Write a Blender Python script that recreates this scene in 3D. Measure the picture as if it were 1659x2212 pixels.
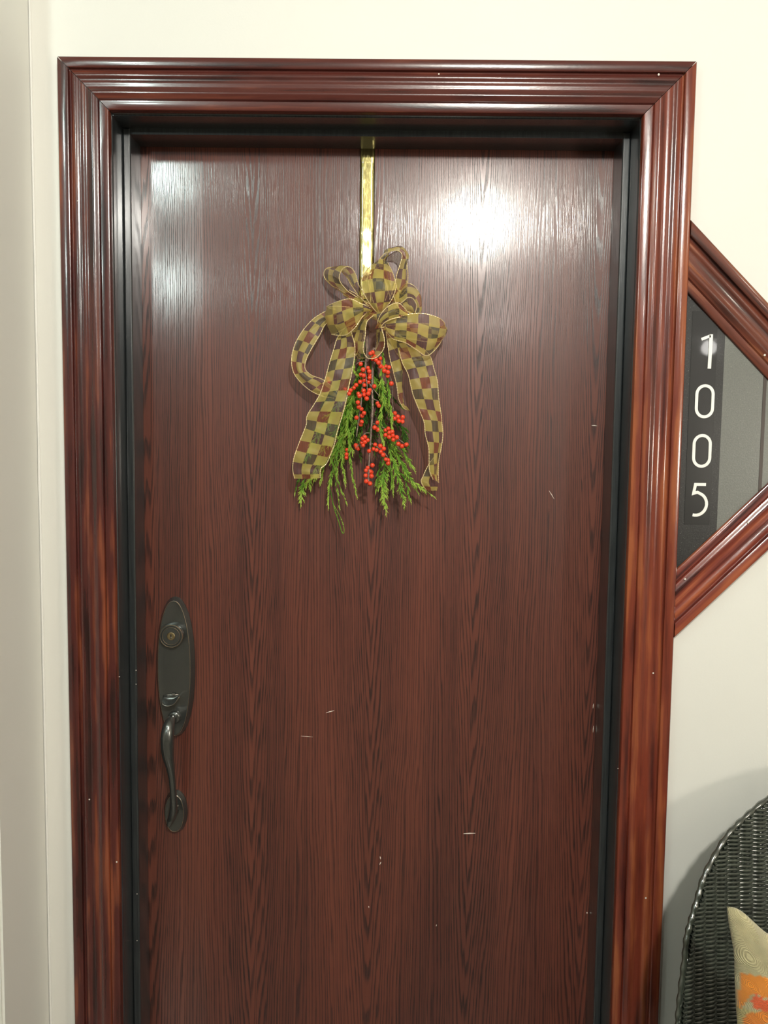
import bpy, bmesh, math, random
from mathutils import Vector, Matrix, noise
for o in list(bpy.data.objects): bpy.data.objects.remove(o)
SC = bpy.context.scene; COL = SC.collection
PI = math.pi

# ------------------------------------------------------------------ camera
F = 1661.0
CAM = Vector((0.034, -1.3806, 1.4418)); PITCH, ROLL, YAW = 0.0735148, 0.01201791, -0.00800509
fwd = Vector((math.sin(YAW) * math.cos(PITCH), math.cos(YAW) * math.cos(PITCH), -math.sin(PITCH)))
rt = Vector((math.cos(YAW), -math.sin(YAW), 0)); up = rt.cross(fwd)
RT = math.cos(ROLL) * rt + math.sin(ROLL) * up
UP = -math.sin(ROLL) * rt + math.cos(ROLL) * up
cd = bpy.data.cameras.new('camera'); cam = bpy.data.objects.new('camera', cd); COL.objects.link(cam)
cd.sensor_fit = 'VERTICAL'; cd.sensor_height = 36; cd.lens = F / 2212 * 36; cd.clip_start = 0.02
m = Matrix((RT, UP, -fwd)).transposed().to_4x4(); m.translation = CAM; cam.matrix_world = m
SC.camera = cam

def at(px, py, Y):
    d = fwd + RT * ((px - 829.5) / F) + UP * ((1106 - py) / F)
    return CAM + d * ((Y - CAM.y) / d.y)

# ------------------------------------------------------------------ light and exposure
SC.view_settings.view_transform = 'Standard'; SC.view_settings.look = 'None'
SC.view_settings.gamma = 1; SC.view_settings.use_curve_mapping = False
SC.view_settings.exposure = 0.12
W = bpy.data.worlds.new('world'); SC.world = W; W.use_nodes = True
W.node_tree.nodes['Background'].inputs[0].default_value = (1, .97, .9, 1)
W.node_tree.nodes['Background'].inputs[1].default_value = 0.12
CEIL = 2.6
LAMPS = [  # x, y, watts, colour, radius
    (0.426, -2.12, 120, (1.0, .98, .90), .060),
    (-0.90, -1.56, 15, (.82, 1.0, .95), .05),
    (-1.40, -3.40, 30, (.84, 1.0, .96), .06),
    (2.0, -2.2, 5, (1.0, .92, .76), .05),
    (0.9, -4.6, 14, (1.0, .97, .90), .06),
    (3.1, -6.2, 12, (1.0, .97, .92), .07),
]

# ------------------------------------------------------------------ materials
class NT:
    def __init__(s, name):
        s.m = bpy.data.materials.new(name); s.m.use_nodes = True; s.t = s.m.node_tree
        s.b = s.t.nodes['Principled BSDF']
    def n(s, typ, **kw):
        nd = s.t.nodes.new(typ)
        for k, v in kw.items():
            if k.startswith('i_'):
                key = k[2:].replace('_', ' ')
                key = int(key) if key.isdigit() else key
                if isinstance(v, bpy.types.NodeSocket): s.t.links.new(v, nd.inputs[key])
                else: nd.inputs[key].default_value = v
            else: setattr(nd, k, v)
        return nd
    def math(s, op, a, b=None, c=None):
        nd = s.t.nodes.new('ShaderNodeMath'); nd.operation = op
        for i, v in enumerate((a, b, c)):
            if v is None: continue
            if isinstance(v, bpy.types.NodeSocket): s.t.links.new(v, nd.inputs[i])
            else: nd.inputs[i].default_value = v
        return nd.outputs[0]
    def ramp(s, fac, stops):
        nd = s.t.nodes.new('ShaderNodeValToRGB'); s.t.links.new(fac, nd.inputs[0]); e = nd.color_ramp.elements
        while len(e) < len(stops): e.new(0.5)
        for i, (p, c) in enumerate(stops):
            e[i].position = p; e[i].color = (c, c, c, 1) if isinstance(c, (int, float)) else (*c, 1)
        return nd.outputs[0]
    def mix(s, fac, a, b, mode='MIX'):
        nd = s.t.nodes.new('ShaderNodeMix'); nd.data_type = 'RGBA'; nd.blend_type = mode
        for sk, v in ((nd.inputs[0], fac), (nd.inputs[6], a), (nd.inputs[7], b)):
            if isinstance(v, bpy.types.NodeSocket): s.t.links.new(v, sk)
            else: sk.default_value = v if isinstance(v, (int, float)) else (*v, 1)
        return nd.outputs[2]
    def set(s, **kw):
        for k, v in kw.items():
            key = k.replace('_', ' ')
            if isinstance(v, bpy.types.NodeSocket): s.t.links.new(v, s.b.inputs[key])
            else:
                if isinstance(v, tuple) and len(v) == 3: v = (*v, 1)
                s.b.inputs[key].default_value = v
        return s
    def bump(s, h, strength=.3, dist=.001, nrm=None):
        nd = s.t.nodes.new('ShaderNodeBump'); nd.inputs['Strength'].default_value = strength
        nd.inputs['Distance'].default_value = dist; s.t.links.new(h, nd.inputs['Height'])
        if nrm: s.t.links.new(nrm, nd.inputs['Normal'])
        return nd.outputs[0]
    def objc(s): return s.n('ShaderNodeTexCoord').outputs['Object']
    def noise(s, vec, scale, detail=3, rough=.5):
        return s.n('ShaderNodeTexNoise', i_Vector=vec, i_Scale=scale, i_Detail=detail, i_Roughness=rough).outputs[0]
    def scale(s, vec, sc, loc=(0, 0, 0)):
        return s.n('ShaderNodeMapping', i_Vector=vec, i_Scale=sc, i_Location=loc).outputs[0]

def paint(name, col, rough=.5, bs=.15):
    t = NT(name); c = t.objc()
    n1 = t.noise(c, 260, 2); n2 = t.noise(c, 1.7, 3)
    lo = tuple(v * .965 for v in col)
    t.set(Base_Color=t.mix(t.ramp(n2, [(.35, 0.), (.65, 1.)]), lo, col), Roughness=rough,
          Normal=t.bump(n1, bs, .0006))
    return t.m

def stained(name, dark, mid, hot, seed=0., rough=.2, hotpos=.72):
    """glossy stained softwood moulding, grain runs along the object's own z"""
    t = NT(name); c = t.objc()
    c2 = t.scale(c, (1, 1, 1), (seed, seed * .7, seed * 1.3))
    blot = t.noise(t.scale(c2, (26, 26, 3.4)), 1, 3, .6)
    wob = t.noise(t.scale(c2, (4, 4, 1.0)), 1, 2)
    sx = t.n('ShaderNodeSeparateXYZ', i_Vector=c2)
    u = t.math('ADD', t.math('MULTIPLY', sx.outputs[0], 46), t.math('MULTIPLY', wob, 3.2))
    ring = t.math('FRACT', u)
    ring = t.math('ABSOLUTE', t.math('SUBTRACT', ring, .5))
    fine = t.noise(t.scale(c2, (420, 420, 9)), 1, 3, .6)
    f = t.math('ADD', t.math('MULTIPLY', blot, .8), t.math('MULTIPLY', ring, .35))
    f = t.math('ADD', f, t.math('MULTIPLY', fine, .18))
    col = t.ramp(f, [(.41, dark), (.565, mid), (hotpos - .04, mid), (hotpos + .10, hot)])
    t.set(Base_Color=col, Roughness=rough, Normal=t.bump(t.noise(t.scale(c2, (500, 500, 160)), 1, 2), .14, .0005))
    t.set(Coat_Weight=.55, Coat_Roughness=.09)
    return t.m

def oak():
    t = NT('red_brown_stained_oak_veneer'); c = t.objc(); sx = t.n('ShaderNodeSeparateXYZ', i_Vector=c)
    x, z = sx.outputs[0], sx.outputs[2]
    wob = t.noise(t.scale(c, (9, 1, 1.7)), 1, 3)
    wob2 = t.noise(t.scale(c, (55, 1, 5)), 1, 2)
    xs = t.math('ADD', x, .343)                              # leaves of veneer, .222 wide
    leaf = t.math('FLOOR', t.math('DIVIDE', xs, .222))
    xl = t.math('SUBTRACT', t.math('SUBTRACT', xs, t.math('MULTIPLY', leaf, .222)), .111)
    rnd = t.n('ShaderNodeTexWhiteNoise', noise_dimensions='1D', i_W=leaf).outputs[0]
    xl = t.math('ADD', xl, t.math('MULTIPLY', t.math('SUBTRACT', rnd, .5), .03))
    xl = t.math('ADD', xl, t.math('MULTIPLY', t.math('SUBTRACT', wob, .5), .026))
    jit = t.math('MULTIPLY', t.math('SUBTRACT', wob2, .5), .0045)
    var = t.math('MULTIPLY', t.noise(t.scale(c, (38, 1, .35), (3, 0, 1)), 1, 3, .6), .030)   # uneven ring widths
    r = t.math('SQRT', t.math('ADD', t.math('MULTIPLY', xl, xl), .00030))
    r = t.math('ADD', t.math('ADD', r, jit), var)
    bell = t.math('EXPONENT', t.math('MULTIPLY', t.math('MULTIPLY', xl, xl), -1 / .055 ** 2))
    r = t.math('SUBTRACT', r, t.math('MULTIPLY', z, t.math('ADD', .012, t.math('MULTIPLY', bell, .052))))
    r = t.math('ADD', r, t.math('MULTIPLY', leaf, .0137))
    ring = t.math('FRACT', t.math('DIVIDE', r, .0064))
    fine = t.noise(t.scale(c, (900, 1, 22)), 1, 3, .65)      # short open pores
    streak = t.noise(t.scale(c, (150, 1, 1.2)), 1, 3, .6)
    tone = t.noise(t.scale(c, (14, 1, 1.0)), 1, 3, .5)
    late = t.ramp(ring, [(.0, 1.), (.22, .95), (.44, .06), (.88, .0), (1., 1.)])
    pores = t.ramp(fine, [(.44, 0.), (.60, 1.)])
    k = t.math('MULTIPLY', late, t.math('ADD', .55, t.math('MULTIPLY', pores, .55)))
    k = t.math('MULTIPLY', k, t.ramp(tone, [(.3, .75), (.6, 1.)]))
    base = t.mix(t.ramp(tone, [(.36, 0.), (.64, 1.)]), (.136, .039, .025), (.092, .027, .019))
    base = t.mix(t.math('MULTIPLY', t.ramp(streak, [(.4, 0.), (.7, 1.)]), .5), base, (.165, .050, .031))
    k = t.math('MULTIPLY', k, t.math('ADD', .88, t.math('MULTIPLY', bell, .22)))
    col = t.mix(t.math('MULTIPLY', k, .93), base, (.016, .008, .008))
    # the outermost left leaf was finished a touch glossier than its neighbours
    gl = t.math('LESS_THAN', x, -.329)
    t.set(Base_Color=col, Roughness=t.math('SUBTRACT', .38, t.math('MULTIPLY', gl, .06)))
    h = t.math('SUBTRACT', t.math('MULTIPLY', t.noise(t.scale(c, (300, 1, 150)), 1, 2), .4), t.math('MULTIPLY', t.math('MULTIPLY', late, pores), 1.))
    nb = t.bump(h, .20, .0005)
    t.set(Normal=nb, Coat_Weight=t.math('ADD', .6, t.math('MULTIPLY', gl, .4)), Coat_Roughness=.16, Specular_IOR_Level=.42)
    t.t.links.new(t.bump(h, .13, .0004), t.b.inputs['Coat Normal'])
    return t.m

def black_paint():
    t = NT('satin_black_frame_paint'); c = t.objc()
    n = t.noise(t.scale(c, (300, 300, 14)), 1, 3)
    t.set(Base_Color=t.ramp(n, [(.3, (.014, .017, .019)), (.75, (.034, .040, .042))]), Roughness=.3,
          Normal=t.bump(n, .25, .0006), Coat_Weight=1., Coat_Roughness=.15)
    return t.m

def simple(name, col, rough=.5, metal=0., coat=0., **kw):
    t = NT(name); t.set(Base_Color=col, Roughness=rough, Metallic=metal, Coat_Weight=coat)
    if kw: t.set(**kw)
    return t.m

def bronze():
    t = NT('oil_rubbed_bronze'); c = t.objc()
    geo = t.n('ShaderNodeNewGeometry').outputs['Pointiness']
    worn = t.ramp(t.math('ADD', geo, t.math('MULTIPLY', t.math('SUBTRACT', t.noise(c, 90, 3), .5), .05)), [(.56, 0.), (.66, .8)])
    t.set(Base_Color=t.mix(worn, (.115, .120, .112), (.30, .21, .13)), Metallic=.75,
          Roughness=.25, Normal=t.bump(t.noise(c, 900, 2), .05, .0004), Coat_Weight=.7, Coat_Roughness=.12)
    return t.m

def brass():
    t = NT('polished_brass_strap'); c = t.objc()
    n = t.noise(t.scale(c, (30, 1, 9)), 1, 2); s = t.noise(t.scale(c, (240, 1, 60), (3, 0, 1)), 1, 4, .7)
    t.set(Base_Color=t.mix(t.ramp(s, [(.62, 0.), (.74, 1.)]), (.66, .58, .24), (.9, .85, .55)), Metallic=1.0,
          Roughness=t.ramp(s, [(.4, .10), (.75, .30)]), Normal=t.bump(n, .12, .002))
    return t.m

def ribbon_mat():
    t = NT('sheer_checked_organza'); uv = t.n('ShaderNodeUVMap', uv_map='UVMap').outputs[0]
    sx = t.n('ShaderNodeSeparateXYZ', i_Vector=uv); u, v = sx.outputs[0], sx.outputs[1]
    fu, fv = t.math('FLOOR', u), t.math('FLOOR', v)
    par = t.math('MODULO', t.math('ADD', t.math('ADD', fu, fv), 100.0), 2.0)
    dark = t.math('LESS_THAN', par, .5)
    h = t.math('MODULO', t.math('ADD', t.math('ADD', t.math('MULTIPLY', fv, 1.0), t.math('FLOOR', t.math('DIVIDE', t.math('ADD', fu, fv), 2.0))), 90.0), 3.0)
    dk = t.ramp(t.math('DIVIDE', h, 3.0), [(.0, (.38, .10, .045)), (.25, (.17, .085, .095)), (.55, (.14, .14, .075))])
    dk.node.color_ramp.interpolation = 'CONSTANT'
    col = t.mix(dark, (.82, .67, .17), dk)
    sp = t.noise(uv, 60, 2)
    col = t.mix(t.ramp(sp, [(.66, 0.), (.72, .8)]), col, (.9, .75, .35))
    tr = t.n('ShaderNodeBsdfTransparent', i_0=(1, .97, .88, 1))
    tl = t.n('ShaderNodeBsdfTranslucent', i_0=col)
    t.set(Base_Color=col, Roughness=.42, Sheen_Weight=.3, Specular_IOR_Level=.6)
    m1 = t.n('ShaderNodeMixShader', i_0=.38, i_1=t.b.outputs[0], i_2=tl.outputs[0])
    m2 = t.n('ShaderNodeMixShader', i_0=t.math('ADD', .48, t.math('MULTIPLY', dark, .02)), i_1=m1.outputs[0], i_2=tr.outputs[0])
    t.t.links.new(m2.outputs[0], t.t.nodes['Material Output'].inputs[0])
    return t.m

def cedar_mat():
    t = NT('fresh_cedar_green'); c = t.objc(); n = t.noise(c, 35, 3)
    at_ = t.n('ShaderNodeAttribute', attribute_name='tip_shade').outputs['Fac']
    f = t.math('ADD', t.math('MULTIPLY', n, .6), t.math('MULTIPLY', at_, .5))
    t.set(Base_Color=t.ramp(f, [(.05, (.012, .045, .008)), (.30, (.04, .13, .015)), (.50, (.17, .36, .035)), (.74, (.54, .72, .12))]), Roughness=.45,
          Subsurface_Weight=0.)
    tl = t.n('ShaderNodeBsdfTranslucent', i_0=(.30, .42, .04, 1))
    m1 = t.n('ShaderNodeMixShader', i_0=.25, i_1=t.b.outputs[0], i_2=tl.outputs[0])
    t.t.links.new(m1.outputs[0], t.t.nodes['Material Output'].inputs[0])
    return t.m

def bark_mat():
    t = NT('grey_brown_twig_bark'); c = t.objc(); n = t.noise(c, 300, 3)
    t.set(Base_Color=t.ramp(n, [(.3, (.10, .06, .045)), (.6, (.28, .20, .16)), (.8, (.45, .36, .30))]), Roughness=.7,
          Normal=t.bump(n, .5, .0006))
    return t.m

def wicker_mat():
    t = NT('dark_green_black_lacquered_wicker'); c = t.objc(); n = t.noise(c, 60, 3)
    t.set(Base_Color=t.ramp(n, [(.3, (.016, .022, .017)), (.75, (.050, .062, .046))]), Roughness=.3,
          Coat_Weight=1., Coat_Roughness=.12, Coat_IOR=1.85, Normal=t.bump(t.noise(c, 700, 2), .1, .0005))
    return t.m

def speckled(name, a, b, spk, rough=.25, coat=.3):
    t = NT(name); c = t.objc()
    n = t.noise(c, 420, 3, .65); s = t.noise(t.scale(c, (1, 1, 1), (4, 2, 7)), 620, 1)
    col = t.mix(t.ramp(n, [(.4, 0.), (.66, 1.)]), a, b)
    col = t.mix(t.ramp(s, [(.74, 0.), (.79, 1.)]), col, spk)
    t.set(Base_Color=col, Roughness=rough, Coat_Weight=coat, Coat_Roughness=.1, Normal=t.bump(n, .35, .0006))
    return t.m

def wool_mat():
    t = NT('hooked_wool'); uv = t.n('ShaderNodeUVMap', uv_map='UVMap').outputs[0]
    colr = t.n('ShaderNodeAttribute', attribute_name='dye').outputs['Color']
    vo = t.n('ShaderNodeTexVoronoi', i_Vector=uv, i_Scale=11.0).outputs['Distance']
    warp = t.noise(uv, 22, 2)
    rings = t.math('SINE', t.math('ADD', t.math('MULTIPLY', vo, 210), t.math('MULTIPLY', warp, 8)))
    loops = t.noise(uv, 420, 2, .7)
    h = t.math('ADD', t.math('MULTIPLY', rings, .5), loops)
    col = t.mix(t.math('MULTIPLY', t.ramp(rings, [(.0, 1.), (.5, 0.)]), .30), colr, (.12, .10, .03))
    t.set(Base_Color=col, Roughness=.9, Sheen_Weight=.3, Normal=t.bump(h, .7, .0015))
    return t.m

M = {}
M['wall'] = paint('off_white_wall_paint', (.80, .79, .73), .55)
M['hall'] = paint('tan_hall_wall_paint', (.46, .42, .35), .6)
M['ceil'] = paint('white_ceiling_paint', (.56, .55, .52), .8)
M['floor'] = simple('brown_floor_tile', (.16, .13, .10), .25)
M['oak'] = oak()
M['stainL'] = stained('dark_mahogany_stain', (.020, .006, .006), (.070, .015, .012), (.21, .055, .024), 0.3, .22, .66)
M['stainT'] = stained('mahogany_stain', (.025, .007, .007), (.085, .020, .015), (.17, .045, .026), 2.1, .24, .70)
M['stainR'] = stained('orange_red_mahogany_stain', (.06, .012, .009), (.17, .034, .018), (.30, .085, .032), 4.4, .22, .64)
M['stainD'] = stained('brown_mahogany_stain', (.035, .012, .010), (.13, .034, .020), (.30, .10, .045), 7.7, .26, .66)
M['black'] = black_paint()
M['bronze'] = bronze(); M['brass'] = brass()
M['worn'] = simple('worn_copper_edge', (.42, .28, .17), .3, .9)
M['keybrass'] = simple('worn_brass_keyway', (.60, .50, .28), .28, 1.)
M['dark'] = simple('dark_void', (.004, .004, .004), .6)
M['steel'] = simple('bright_steel', (.6, .6, .6), .3, 1.)
M['ribbon'] = ribbon_mat()
M['gold'] = simple('gold_metallic_thread', (.80, .64, .34), .35, .35)
M['cedar'] = cedar_mat(); M['bark'] = bark_mat()
M['berry'] = simple('glossy_red_berry', (.78, .058, .020), .22, 0., .4)
M['calyx'] = simple('dark_berry_calyx', (.03, .012, .01), .7)
M['wicker'] = wicker_mat()
M['granite'] = speckled('black_speckled_backing', (.006, .006, .006), (.020, .020, .019), (.22, .22, .20), .35, .1)
M['grey'] = speckled('grey_green_hall_reflection', (.125, .130, .115), (.155, .160, .140), (.30, .30, .26), .35, .1)  # hall mirrored in the dark sign, put into the colour as grey
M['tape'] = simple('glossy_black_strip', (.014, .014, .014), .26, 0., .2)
M['brownline'] = simple('dark_brown_line', (.035, .022, .016), .4)
M['white'] = simple('white_vinyl', (.90, .89, .84), .5)
M['wool'] = wool_mat()
M['fleck'] = simple('pale_nail_filler', (.75, .68, .60), .6)
M['caulk'] = simple('white_caulk', (.84, .83, .78), .45)
M['glow'] = NT('lamp_lens').set(Base_Color=(1, 1, 1), Emission_Color=(1, .95, .85), Emission_Strength=4.).m

# ------------------------------------------------------------------ helpers
def tagit(o, label=None, cat=None, group=None, kind=None):
    if label: o['label'] = label
    if cat: o['category'] = cat
    if group: o['group'] = group
    if kind: o['kind'] = kind
    return o
def link(name, me, mat=None, parent=None):
    o = bpy.data.objects.new(name, me); COL.objects.link(o)
    if mat is not None and me is not None and not len(me.materials): me.materials.append(mat)
    if parent is not None: o.parent = parent
    return o
def obj(name, bm, mat, parent=None, smooth=False):
    me = bpy.data.meshes.new(name); bm.normal_update(); bm.to_mesh(me); bm.free()
    for p in me.polygons: p.use_smooth = smooth
    return link(name, me, mat, parent)
def empty(name, loc=(0, 0, 0), **kw):
    o = bpy.data.objects.new(name, None); o.empty_display_size = .1; COL.objects.link(o); o.location = loc
    return o
def box(bm, a, b):
    a, b = Vector(a), Vector(b)
    vs = [bm.verts.new((x, y, z)) for x in (a.x, b.x) for y in (a.y, b.y) for z in (a.z, b.z)]
    for f in ((0, 1, 3, 2), (4, 6, 7, 5), (0, 4, 5, 1), (2, 3, 7, 6), (0, 2, 6, 4), (1, 5, 7, 3)):
        bm.faces.new([vs[i] for i in f])
    bmesh.ops.recalc_face_normals(bm, faces=bm.faces)
    return bm
def bevel(bm, w, seg=2):
    bmesh.ops.bevel(bm, geom=list(bm.edges), offset=w, segments=seg, profile=.6, affect='EDGES')
    return bm
def crom(pts, n):
    """Catmull-Rom through tuples of any length, n samples"""
    pts = [Vector(p) for p in pts]; P = [pts[0] * 2 - pts[1]] + pts + [pts[-1] * 2 - pts[-2]]
    out = []; S = len(pts) - 1
    for i in range(n):
        t = i / (n - 1) * S; k = min(int(t), S - 1); t -= k
        a, b, c, d = P[k:k + 4]
        out.append(.5 * ((2 * b) + (c - a) * t + (2 * a - 5 * b + 4 * c - d) * t * t + (3 * b - a - 3 * c + d) * t ** 3))
    return out
def tube(bm, pts, rad, sides=8, cap=True, flat=1.0):
    n = len(pts); rings = []
    nrm = None
    for i, p in enumerate(pts):
        t = (pts[min(i + 1, n - 1)] - pts[max(i - 1, 0)])
        if t.length < 1e-9: t = Vector((0, 0, 1))
        t.normalize()
        if nrm is None:
            nrm = t.cross(Vector((0, 1, 0)))
            if nrm.length < .2: nrm = t.cross(Vector((1, 0, 0)))
        nrm = (nrm - t * nrm.dot(t)).normalized(); bi = t.cross(nrm)
        r = rad[i] if hasattr(rad, '__len__') else rad
        rings.append([bm.verts.new(p + nrm * (math.cos(a) * r) + bi * (math.sin(a) * r * flat)) for a in [2 * PI * k / sides for k in range(sides)]])
    for a, b in zip(rings, rings[1:]):
        for k in range(sides): bm.faces.new((a[k], a[(k + 1) % sides], b[(k + 1) % sides], b[k]))
    if cap and sides > 2:
        bm.faces.new(rings[0][::-1]); bm.faces.new(rings[-1])
    return bm

# ------------------------------------------------------------------ the setting: walls, floor, ceiling
YD = .1115            # front face of the door leaf
JX, JZ = .459, 2.027  # jamb faces
def struct(o, label=None): o['kind'] = 'structure'; return o
bm = bmesh.new()
XL, XR, YB, XLL = -.600, 3.5, -7.0, -2.6
box(bm, (XL - .1, 0, 0), (-.475, .16, CEIL)); box(bm, (.475, 0, 0), (XR, .16, CEIL)); box(bm, (-.475, 0, 2.043), (.475, .16, CEIL))
struct(obj('wall_back', bm, M['wall']))
bm = box(bmesh.new(), (XL - .1, -.168, 0), (XL, 0, CEIL)); bmesh.ops.bevel(bm, geom=[e for e in bm.edges if abs(e.verts[0].co.z - e.verts[1].co.z) > 1], offset=.004, segments=2, affect='EDGES')
wl = struct(obj('wall_left', bm, M['wall']))
bm = bmesh.new(); random.seed(5)      # ridge of old paint in the corner
pts = [Vector((XL + .002, -.001, .2 + i * .02)) for i in range(120)]
tube(bm, pts, [.0022 + .0022 * max(0, noise.noise(Vector((0, 0, p.z * 9)))) + (.003 if noise.noise(Vector((3, 0, p.z * 26))) > .42 and p.z < 1.3 else 0) for p in pts], 6)
obj('paint_ridge', bm, M['caulk'], wl, True)
bm = box(bmesh.new(), (XLL, -.168, 0), (XL - .1, -.068, CEIL)); struct(obj('wall_alcove', bm, M['wall']))
bm = box(bmesh.new(), (XLL - .1, YB, 0), (XLL, -.168, CEIL)); struct(obj('wall_far_left', bm, M['hall']))
bm = box(bmesh.new(), (XR, YB, 0), (XR + .1, .16, CEIL)); struct(obj('wall_right', bm, M['hall']))
bm = box(bmesh.new(), (XLL - .1, YB - .1, 0), (XR + .1, YB, CEIL)); struct(obj('wall_front', bm, M['hall']))
bm = box(bmesh.new(), (XLL - .1, YB - .1, -.1), (XR + .1, .4, 0)); struct(obj('floor', bm, M['floor']))
bm = box(bmesh.new(), (XLL - .1, YB - .1, CEIL), (XR + .1, .4, CEIL + .1)); struct(obj('ceiling', bm, M['ceil']))
for nm, a, b in (('baseboard_right', (.548, -.014, 0), (XR, 0, .12)), ('baseboard_left', (XL, -.168, 0), (XL + .014, 0, .12))):
    bm = bevel(box(bmesh.new(), a, b), .003); struct(obj(nm, bm, M['caulk']))

# ------------------------------------------------------------------ door casing
PW = .085
def casing_profile():
    """(u across from the outer edge, height off the wall)"""
    P = [(0, 0), (0, .0185), (.0015, .0205), (.004, .0212), (.0165, .0212), (.0185, .0200), (.0195, .0150), (.0205, .0142), (.0215, .0160)]
    for i in range(31):
        s = i / 30; u = .0222 + s * .0445
        h = .0150 + .0030 * math.exp(-((s - .15) / .13) ** 2) + .0012 * math.exp(-((s - .44) / .10) ** 2) + .0036 * math.exp(-((s - .80) / .15) ** 2) - .0012 * s ** 6
        P.append((u, h))
    P += [(.0672, .0135), (.0680, .0112), (.0690, .0124), (.0700, .0134), (.0825, .0128), (.0842, .0118), (.085, .0100), (.085, 0)]
    return P
PROF = casing_profile()
def moulding(name, mat, z0, z1, k0, k1, loc, roty, parent=None, y0=0.0, flip=False, prof=None):
    """local: x across from the outer edge, z along the length, y towards the room is negative; end cuts z0+k0*u, z1+k1*u"""
    bm = bmesh.new(); P = prof or PROF; n = 26
    rows = []
    for i in range(n + 1):
        f = i / n
        rows.append([bm.verts.new((u, -h, (z0 + k0 * u) * (1 - f) + (z1 + k1 * u) * f)) for u, h in P])
    for a, b in zip(rows, rows[1:]):
        for j in range(len(P) - 1): bm.faces.new((a[j], a[j + 1], b[j + 1], b[j]))
        bm.faces.new((a[-1], a[0], b[0], b[-1]))
    bm.faces.new(rows[0][::-1]); bm.faces.new(rows[-1])
    bmesh.ops.recalc_face_normals(bm, faces=bm.faces)
    o = obj(name, bm, mat, parent, False); o.rotation_euler = (0, roty, 0); o.location = (loc[0], y0, loc[1])
    # smooth shading on the moulded hump only: sharp breaks stay sharp through an angle limit
    o.data.shade_smooth(); 
    me = o.data; me.set_sharp_from_angle(angle=math.radians(32))
    return o
OX, OZ = .545, 2.115
gap = .0007
cl = struct(moulding('trim_1', M['stainL'], 0, OZ - gap, 0, -1, (-OX, 0), 0))
# right member: turned half round about y so that across runs inwards; its local z then runs down
cr = struct(moulding('trim_3', M['stainR'], -OZ + gap, 0, 1, 0, (OX, 0), PI))
ch = struct(moulding('trim_2', M['stainT'], -OX + gap, OX - gap, 1, -1, (0, OZ), PI / 2))
# caulk beads
for nm, x, par in (('caulk_line', -OX - .0012, cl),):
    bm = tube(bmesh.new(), [Vector((x, -.001, z * .1)) for z in range(0, 22)], .0022, 6); obj(nm, bm, M['caulk'], None, True)
    o = COL.objects[-1]; o.parent = par; o.matrix_parent_inverse = par.matrix_world.inverted() if False else Matrix.Translation((OX, 0, 0))
# right and head caulk are built in the local frames of their members
bm = tube(bmesh.new(), [Vector((-.0012, -.001, -z * .1)) for z in range(0, 22)], .0022, 6); obj('caulk_line', bm, M['caulk'], cr, True)
bm = tube(bmesh.new(), [Vector((-.0012, -.001, -OX + z * .109)) for z in range(0, 11)], .0022, 6); obj('caulk_line', bm, M['caulk'], ch, True)

def hidx(par, px, py, s=1.0, Y=-.0185, sx=1., mat='fleck', name='nail_hole_filler'):
    """small fleck of filler at a nail hole, child of its member"""
    p = at(px, py, Y); bm = bmesh.new()
    bmesh.ops.create_icosphere(bm, subdivisions=1, radius=.0019 * s)
    for v in bm.verts: v.co = Vector((v.co.x * sx, v.co.y * .35, v.co.z)) + p
    R_ = Matrix.Translation(par.location) @ par.rotation_euler.to_matrix().to_4x4()
    bm.transform(R_.inverted())
    return obj(name, bm, M[mat], par)
for px, py, s in ((948, 160, .8), (1423, 161, 1.1)): hidx(ch, px, py, s, -.020)
for px, py, s in ((193, 1727, .8), (252, 1862, .9), (168, 434, .7)): hidx(cl, px, py, s, -.019)
for px, py, s in ((1411, 1454, .9), (1395, 1940, 1.)): hidx(cr, px, py, s, -.019)

# ------------------------------------------------------------------ black door frame (jambs, head, stops)
Y1, Y2 = .0533, .1105
def jamb(name, side):
    """side -1 left, +1 right: jamb board with a rounded front edge, and the stop bead as its part"""
    s = side; bm = bmesh.new()
    # profile in (x, y) plan, extruded in z
    out = [(JX + .016, .0), (JX + .016, .16), (JX, .16), (JX, .008)]
    for k in range(7):
        a = k / 6 * PI / 2; out.append((JX + .004 - .004 * math.cos(a) , .0055 - .004 * math.sin(a)))
    out += [(JX + .0045, -.0002), (JX + .0060, -.0002)]
    for k in range(5): pass
    vb = [bm.verts.new((s * x, y, 0)) for x, y in out]; vt = [bm.verts.new((s * x, y, JZ + .016)) for x, y in out]
    n = len(out)
    for i in range(n): bm.faces.new((vb[i], vb[(i + 1) % n], vt[(i + 1) % n], vt[i]))
    bm.faces.new(vb); bm.faces.new(vt[::-1]); bmesh.ops.recalc_face_normals(bm, faces=bm.faces)
    return struct(obj(name, bm, M['black']))
SX, SZ = .445, 2.016
def stop(par, a, b, e):
    bm = box(bmesh.new(), a, b)
    ed = [x for x in bm.edges if all(abs(v.co.y - Y1) < 1e-6 for v in x.verts)]
    bmesh.ops.bevel(bm, geom=ed, offset=.0028, segments=3, affect='EDGES', profile=.5)
    return obj('door_stop', bm, M['black'], par)
jl = jamb('trim_4', -1); stop(jl, (-JX, Y1, 0), (-SX, Y2, JZ), 0)
jr = jamb('trim_6', 1); stop(jr, (SX, Y1, 0), (JX, Y2, JZ), 0)
bm = box(bmesh.new(), (-JX, 0, JZ), (JX, .16, JZ + .016))
ed = [x for x in bm.edges if all(v.co.y < .001 and v.co.z < JZ + .001 for v in x.verts)]
bmesh.ops.bevel(bm, geom=ed, offset=.004, segments=3, affect='EDGES')
jh = struct(obj('trim_5', bm, M['black'])); stop(jh, (-SX, Y1 + .0008, SZ), (SX, Y2, JZ), 0)
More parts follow.
